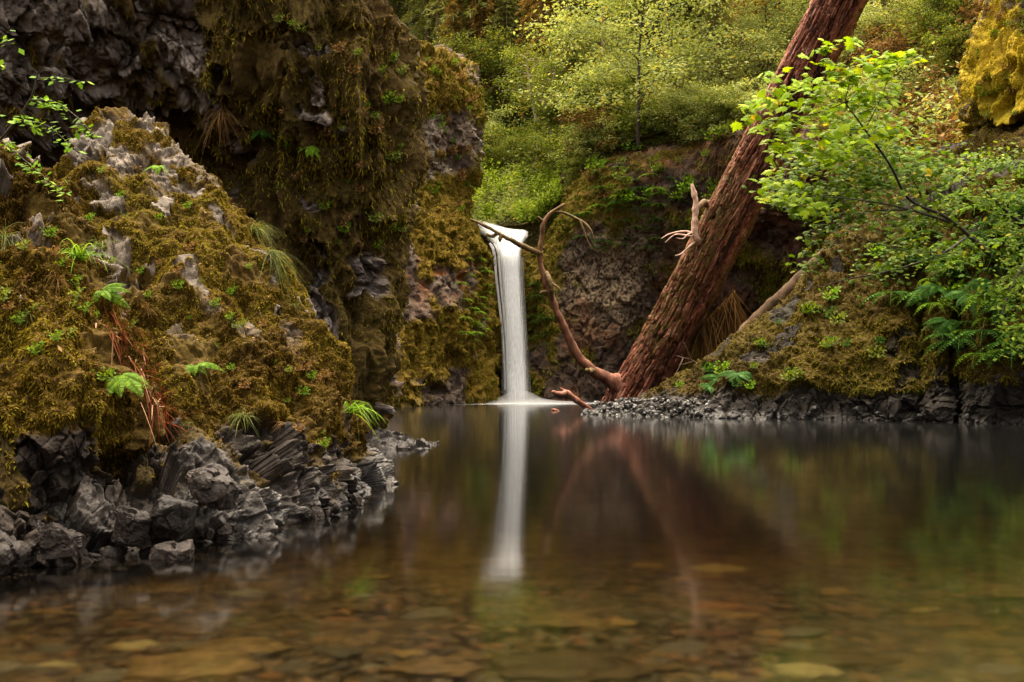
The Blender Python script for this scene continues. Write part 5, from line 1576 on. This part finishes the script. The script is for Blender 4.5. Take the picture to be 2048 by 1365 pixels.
D0 = 16.5
spray_tree('maple_sapling', 'maple with bright lime leaves spreading in front of the leaning trunk', 'tree',
           [([(1990, 520, 20), (1900, 440, 18.5), (1820, 400, 17.5), (1780, 330, 17), (1730, 260, 16.6), (1690, 205, 16.4)], [7, 6, 5, 4, 3, 2]),
            ([(1900, 445, 18.5), (1800, 415, 17.6), (1700, 398, 16.8), (1600, 392, 16.2)], [4, 3, 2, 1]),
            ([(1690, 205, 16.4), (1640, 225, 16.2), (1570, 240, 16), (1500, 240, 15.9)], [2, 1.8, 1.4, .8]),
            ([(1730, 260, 16.6), (1660, 258, 16.3), (1600, 262, 16.1), (1540, 275, 16)], [2, 1.6, 1.2, .7]),
            ([(1730, 260, 16.6), (1765, 190, 16.6), (1780, 140, 16.6), (1800, 110, 16.6)], [2.2, 1.8, 1.4, .8]),
            ([(1690, 205, 16.4), (1700, 150, 16.4), (1690, 100, 16.3), (1660, 92, 16.3)], [1.8, 1.5, 1.1, .7])],
           [([(1490, 240, 15.9), (1560, 205, 16), (1640, 190, 16.2)], 46, 10), ([(1500, 215, 15.9), (1560, 185, 16), (1620, 165, 16.1), (1690, 160, 16.3)], 60, 11),
            ([(1530, 262, 16), (1600, 235, 16.1), (1680, 215, 16.4)], 70, 13), ([(1560, 265, 16), (1620, 285, 16.1), (1700, 260, 16.4)], 60, 15),
            ([(1540, 155, 15.9), (1560, 146, 16)], 7, 6), ([(1640, 98, 16.2), (1680, 82, 16.3), (1720, 92, 16.3)], 18, 7), ([(1630, 128, 16.2), (1655, 115, 16.3)], 9, 6),
            ([(1700, 140, 16.4), (1760, 125, 16.5), (1825, 110, 16.6)], 60, 11), ([(1780, 140, 16.6), (1740, 155, 16.6), (1790, 115, 16.6)], 35, 10), ([(1660, 150, 16.4), (1700, 148, 16.4)], 20, 7),
            ([(1680, 200, 16.4), (1740, 200, 16.5), (1770, 185, 16.6)], 70, 16), ([(1540, 300, 16), (1620, 300, 16.2), (1690, 290, 16.4)], 60, 12), ([(1650, 330, 16.4), (1720, 280, 16.6), (1790, 250, 16.8)], 90, 18), ([(1600, 395, 16.3), (1560, 385, 16.2), (1545, 350, 16.1)], 40, 12), ([(1570, 400, 16.3), (1640, 420, 16.6)], 50, 14)],
           0.155, M['maple'], M['bark_dark'], MAPLE, MAPLE_F, 201, dens=1.35, spr=1.6, thin=0.6)
spray_tree('vine_maple', 'dense small-leaved green shrub tree below the bright maple, over the mossy bank', 'tree',
           [([(2010, 540, 20.5), (1940, 470, 19.5), (1860, 430, 18.8), (1780, 420, 18.2), (1700, 430, 17.8)], [7, 6, 4, 3, 1.5]),
            ([(1940, 470, 19.5), (1880, 510, 19), (1790, 540, 18.6), (1690, 560, 18.2), (1640, 575, 18)], [5, 4.5, 3, 2, 1]),
            ([(1880, 505, 19), (1800, 500, 18.6), (1700, 470, 18.2)], [3, 2, 1]), ([(1860, 430, 18.8), (1820, 350, 18.3), (1780, 300, 18)], [3, 2.2, 1])],
           [([(1560, 380, 17.4), (1620, 395, 17.6), (1700, 390, 17.8)], 280, 22), ([(1580, 360, 17.5), (1600, 410, 17.6), (1650, 420, 17.6)], 180, 20), ([(1600, 320, 17.5), (1680, 320, 17.8), (1760, 330, 18)], 420, 28),
            ([(1700, 380, 17.8), (1780, 360, 18), (1860, 380, 18.5)], 420, 30), ([(1760, 300, 18), (1840, 330, 18.4), (1920, 340, 18.8)], 450, 26),
            ([(1740, 260, 18), (1720, 240, 17.8), (1700, 290, 17.8)], 260, 28), ([(1660, 450, 18), (1640, 480, 18), (1620, 540, 18)], 120, 16), ([(1700, 430, 18), (1790, 440, 18.3), (1900, 430, 18.8)], 260, 24), ([(1820, 480, 18.6), (1900, 520, 19), (1950, 480, 19.2)], 160, 24), ([(1720, 540, 18.3), (1800, 530, 18.6), (1880, 500, 19)], 150, 24)],
           0.105, M['leaf_vine'], M['bark_dark'], MAPLE, MAPLE_F, 202, dens=1.25, spr=1.3, thin=0.6)
spray_tree('leafy_shrub', 'bushy green shrub hanging over the bank at the right picture edge', 'shrub',
           [([(2080, 470, 18.2), (2020, 430, 17.6), (1960, 370, 17.2)], [5, 3, 1.5]), ([(2080, 480, 18.2), (2030, 560, 17.4), (2000, 640, 17.0)], [4, 3, 1.2])],
           [([(1950, 330, 17.4), (2010, 320, 17.4), (2060, 330, 17.4)], 260, 26), ([(1930, 400, 17.6), (2000, 390, 17.4), (2060, 400, 17.4)], 300, 30), ([(2010, 440, 17.4), (2040, 520, 17.2), (2050, 590, 17)], 420, 24),
            ([(1990, 560, 17), (2020, 640, 16.8), (2040, 700, 16.8)], 220, 20)],
           0.105, M['leaf_vine'], M['bark_dark'], LEAF, LEAF_F, 203, dens=1.5)
spray_tree('leafy_twig', 'small-leaved pale twig hanging in front of the grey cliff at upper left', 'twig',
           [([(-60, 330, 5.3), (0, 280, 5.2), (60, 200, 5.1), (75, 150, 5.05), (80, 135, 5)], [3, 2.5, 2, 1.2, .7]), ([(60, 200, 5.1), (110, 205, 5), (160, 240, 4.95), (185, 270, 4.9)], [1.8, 1.4, 1, .6]),
            ([(30, 240, 5.1), (90, 250, 5.1), (140, 290, 5)], [1.6, 1.2, .6]), ([(0, 280, 5.2), (60, 330, 5.1), (120, 380, 5)], [1.8, 1.2, .6]), ([(75, 160, 5.05), (120, 155, 5), (165, 165, 4.95)], [1.2, .9, .5])],
           [([(70, 200, 5.1), (120, 215, 5), (185, 275, 4.9)], 46, 9), ([(70, 155, 5.05), (165, 162, 4.95)], 12, 5), ([(20, 240, 5.1), (90, 250, 5.1), (140, 290, 5)], 46, 13), ([(10, 290, 5.2), (60, 330, 5.1), (130, 390, 5)], 46, 14),
            ([(-10, 60, 5), (20, 85, 5), (0, 150, 5.1)], 12, 12)],
           0.040, M['fern'], M['bark_dark'], LEAF * np.array([1, 1.25, 1]), LEAF_F, 204)
# ferns on the right bank and on the gorge walls
r = np.random.default_rng(301)
for k, (px, py, s_) in enumerate(((1905, 520, .7), (1870, 570, .75), (1935, 585, .7), (1980, 555, .7), (1960, 470, .6), (1900, 640, .5), (2010, 600, .6), (1850, 590, .5))):
    fern(S(LF, px, py), None, s_, 8, 'fern_dark', 'dark sword fern hanging on the right end of the mossy bank', 'sword ferns on the mossy bank', spread=(-3.1, .1), seed=310 + k, lift=-.1)
for k, (px, py, s_) in enumerate(((1440, 750, .6), (1470, 742, .5), (1420, 765, .4))):
    fern(S(LF, px, py), None, s_, 9, 'fern_dark', 'dark green fern clump low on the tip of the mossy bank', 'ferns on the tip of the mossy bank', spread=(-3.3, .3), seed=330 + k, lift=.1)
FM = {}
def small_fern(p, s_, rz, mat, label, group):
    if mat not in FM:
        parts, ts = [], []
        for k in range(6):
            V, F, t = frond_mesh(1.0, 40 + k, 14, .5)
            a = -2.9 + k * .55
            R = np.array([[math.cos(a), -math.sin(a), 0], [math.sin(a), math.cos(a), 0], [0, 0, 1]])
            parts.append((V @ R.T, F)); ts.append(t)
        V, F = merge(parts)
        FM[mat] = mesh('wall_fern', V, F, M[mat], {'tint': np.concatenate(ts)}, False)
    o = bpy.data.objects.new('wall_fern', FM[mat]); C.objects.link(o)
    o.location = p; o.scale = (s_, s_, s_); o.rotation_euler = (0, 0, rz)
    return tag(o, label, 'fern', group)


for k in range(70):
    px, py = (r.uniform(1150, 1400), r.uniform(360, 500)) if k < 46 else (r.uniform(1180, 1340), r.uniform(310, 420))
    small_fern(S(LE, px, py), r.uniform(.35, .65), r.uniform(-.4, .4), 'fern_dark' if k % 3 else 'fern', 'small fern hanging on the dark gorge wall right of the falls', 'small ferns on the right gorge wall')
for k in range(34):
    px, py = 955 + r.normal() * 14, r.uniform(515, 680)
    small_fern(S(LD, px, py), r.uniform(.25, .5), r.uniform(-.4, .4), 'fern', 'bright little fern clinging to the wall just left of the falls', 'little ferns left of the falls')
for k in range(24):
    px, py = 1072 + r.normal() * 12, r.uniform(560, 690)
    small_fern(S(LE, px, py), r.uniform(.25, .45), r.uniform(-.4, .4), 'fern_dark', 'dark little fern on the mossy wall just right of the falls', 'little ferns right of the falls')
for k in range(26):
    px, py = r.uniform(1140, 1480), 0
    py = float(np.interp(px, [1140, 1200, 1300, 1480], [335, 290, 250, 240])) + r.uniform(-25, 25)
    p = S(LE, px, py)
    K_ = (K_bush, K_bushm, K_bushm)[k % 3]
    kind_ = {'leafy_shrub': 'pale green', 'green_shrub': 'dark green'}[K_.name]
    K_.put(p - np.array([0, -0.3, 0.3]), r.uniform(.35, .75), r.uniform(0, 6), kind_ + ' shrub leaning over the brow of the right gorge wall', 'shrub', kind_ + ' shrubs on the gorge wall brow')
for k in range(26):
    px, py = r.uniform(1750, 1900), r.uniform(60, 240)
    small_fern(hp(px, py), r.uniform(.5, .9), r.uniform(-.4, .4), 'fern', 'green fern on the steep slope behind the bright maple', 'ferns on the steep slope behind the maple')
# sprigs of small leaves rooted on rock: one plant mesh per leaf colour, copied
SPR = {}
def sprig(p, s_, rz, mat, label, group, rx=0.0):
    if mat not in SPR:
        rr = np.random.default_rng(5)
        pts, Xs = [], []
        for k in range(9):
            a = k * 0.7 + rr.normal() * .3
            e = np.array([math.cos(a) * .5, math.sin(a) * .5 - .25, .45 + .4 * rr.random()])
            for f in np.linspace(.3, 1, 6):
                pts.append(e * f + rr.normal(size=3) * .05); Xs.append(e + rr.normal(size=3) * .7)
        pts, Xs = np.array(pts), np.array(Xs)
        V, F, bi = place(LEAF * np.array([1, 1.2, 1]), LEAF_F, pts, Xs, unit(np.array([0, -.5, 1.0]) + .5 * rr.normal(size=pts.shape)), .2 + .12 * rr.random(len(pts)))
        tl = np.clip(.5 + .2 * rr.normal(size=len(pts)), 0, 1)[bi]
        stems_ = [tube([(0, 0, -.1), e_ * .5, e_], [.014, .01, .004], 4, 6) for e_ in pts[5::6]]
        nl = len(V)
        V, F = merge([(V, F)] + stems_)
        SPR[mat] = mesh('sprig_plant', V, F, M[mat], {'tint': np.concatenate([tl, np.full(len(V) - nl, .1)])}, False)
    o = bpy.data.objects.new('sprig_plant', SPR[mat]); C.objects.link(o)
    o.location = p; o.scale = (s_, s_, s_); o.rotation_euler = (rx, 0, rz)
    return tag(o, label, 'plant', group)


r = np.random.default_rng(411)
for k in range(64):
    L_ = LA if k % 3 else LB
    px, py = (r.uniform(180, 660), 0) if k % 3 else (r.uniform(-20, 235), 0)
    py = (float(np.interp(px, [180, 300, 430, 560, 660], [330, 330, 430, 570, 740])) + r.random() * 330) if k % 3 else float(np.interp(px, [-20, 100, 235], [330, 470, 680])) + r.random() * 260
    if py < 900: sprig(S(L_, px, py), r.uniform(.03, .075), r.uniform(-.6, .6), ('leaf_mid', 'fern_mid', 'dry', 'leaf_vine')[k % 4], 'tiny leafy plant rooted in the moss of the near rock', 'tiny plants on the near rock', .4)
for k, (px, py, s_) in enumerate(((120, 560, .16), (60, 640, .12), (350, 470, .14), (410, 560, .1), (470, 430, .15), (590, 610, .14), (300, 620, .12), (440, 690, .1), (640, 760, .16), (250, 430, .14), (520, 590, .12), (380, 840, .12), (560, 850, .13))):
    tuft(S(LA if px > 200 else LB, px, py), s_, 'grass' if k % 2 else 'dry', ('thin green' if k % 2 else 'thin straw-coloured') + ' grass wisp growing from the moss of the near rock', ('green' if k % 2 else 'straw') + ' grass wisps on the near rock', lean=(r.uniform(-.3, .5), -.5, .4), n=26, seed=420 + k, wid=.012)
p1, n1_, _ = LA.sample(900, (mossA.reshape(LA.nv, LA.nu) > .3) * (LA.N[..., 1] < 0.2) * 1.0, 431)
p2, n2_, _ = LB.sample(350, (mossB.reshape(LB.nv, LB.nu) > .3) * (LB.N[..., 1] < 0.2) * 1.0, 432)
pl, nl_ = np.concatenate([p1, p2]), np.concatenate([n1_, n2_])
V, F, bi = place(LEAF, LEAF_F, pl + nl_ * .012, r.normal(size=pl.shape), unit(nl_ + .5 * r.normal(size=pl.shape)), .012 + .028 * r.random(len(pl)) ** 2)
tag(obj('leaf_litter', V, F, M['dry'], origin=(-1.5, 5.5, .6), attrs={'tint': r.random(len(pl))[bi]}, smooth=False), 'brown fallen leaf scraps and needles caught in the near moss', 'leaf litter', kind='stuff')
r = np.random.default_rng(441)
for k in range(30):
    px, py = r.uniform(1945, 2048), r.uniform(0, 300)
    sprig(S(LG, px, py), r.uniform(.12, .3), r.uniform(-.6, .6), ('leaf_mid', 'dry', 'leaf_vine')[k % 3], 'small plant rooted in the golden moss of the upper right rock', 'plants on the golden moss', .5)
r = np.random.default_rng(401)
for k in range(46):
    px, py = r.uniform(560, 815), r.uniform(30, 520)
    sprig(S(LC, px, py), r.uniform(.07, .17), r.uniform(-.6, .6), ('leaf_vine', 'leaf_mid', 'dry')[k % 3], 'small leafy sprig sprouting from the moss of the tall cliff', 'sprigs on the tall cliff', .5)
for k in range(70):
    px, py = r.uniform(1340, 2050), 0
    py = float(np.interp(px, [1340, 1500, 1700, 1850, 2050], [775, 680, 520, 400, 350])) + r.random() ** 1.3 * 230
    if py < 775: sprig(S(LF, px, py), r.uniform(.14, .42), r.uniform(-.6, .6), ('leaf_vine', 'fern_dark', 'fern', 'leaf_mid')[k % 4], 'small leafy plant growing on the face of the mossy bank', 'small plants on the mossy bank', .4)
for k in range(60):
    px, py = r.uniform(1780, 2050), r.uniform(380, 720)
    fern_ = small_fern(S(LF, px, py), r.uniform(.4, .8), r.uniform(-.5, .5), 'fern_dark' if k % 3 else 'fern', 'fern in the thick greenery at the right end of the mossy bank', 'ferns at the right end of the bank')
for k in range(60):
    px, py = r.uniform(1090, 1480), r.uniform(270, 400)
    sprig(S(LE, px, py), r.uniform(.3, .8), r.uniform(-.6, .6), ('leaf_vine', 'fern', 'leaf_mid', 'dry')[k % 4], 'small leafy plant hanging from the top of the right gorge wall', 'plants on top of the right gorge wall', .5)
for k in range(40):
    px, py = r.uniform(860, 950), r.uniform(115, 420)
    sprig(S(LD, px, py), r.uniform(.2, .5), r.uniform(-.6, .6), ('leaf_vine', 'dry')[k % 2], 'small plant on the overhanging top of the far left cliff', 'plants on the far left cliff', .5)
print("objects", len(bpy.data.objects))
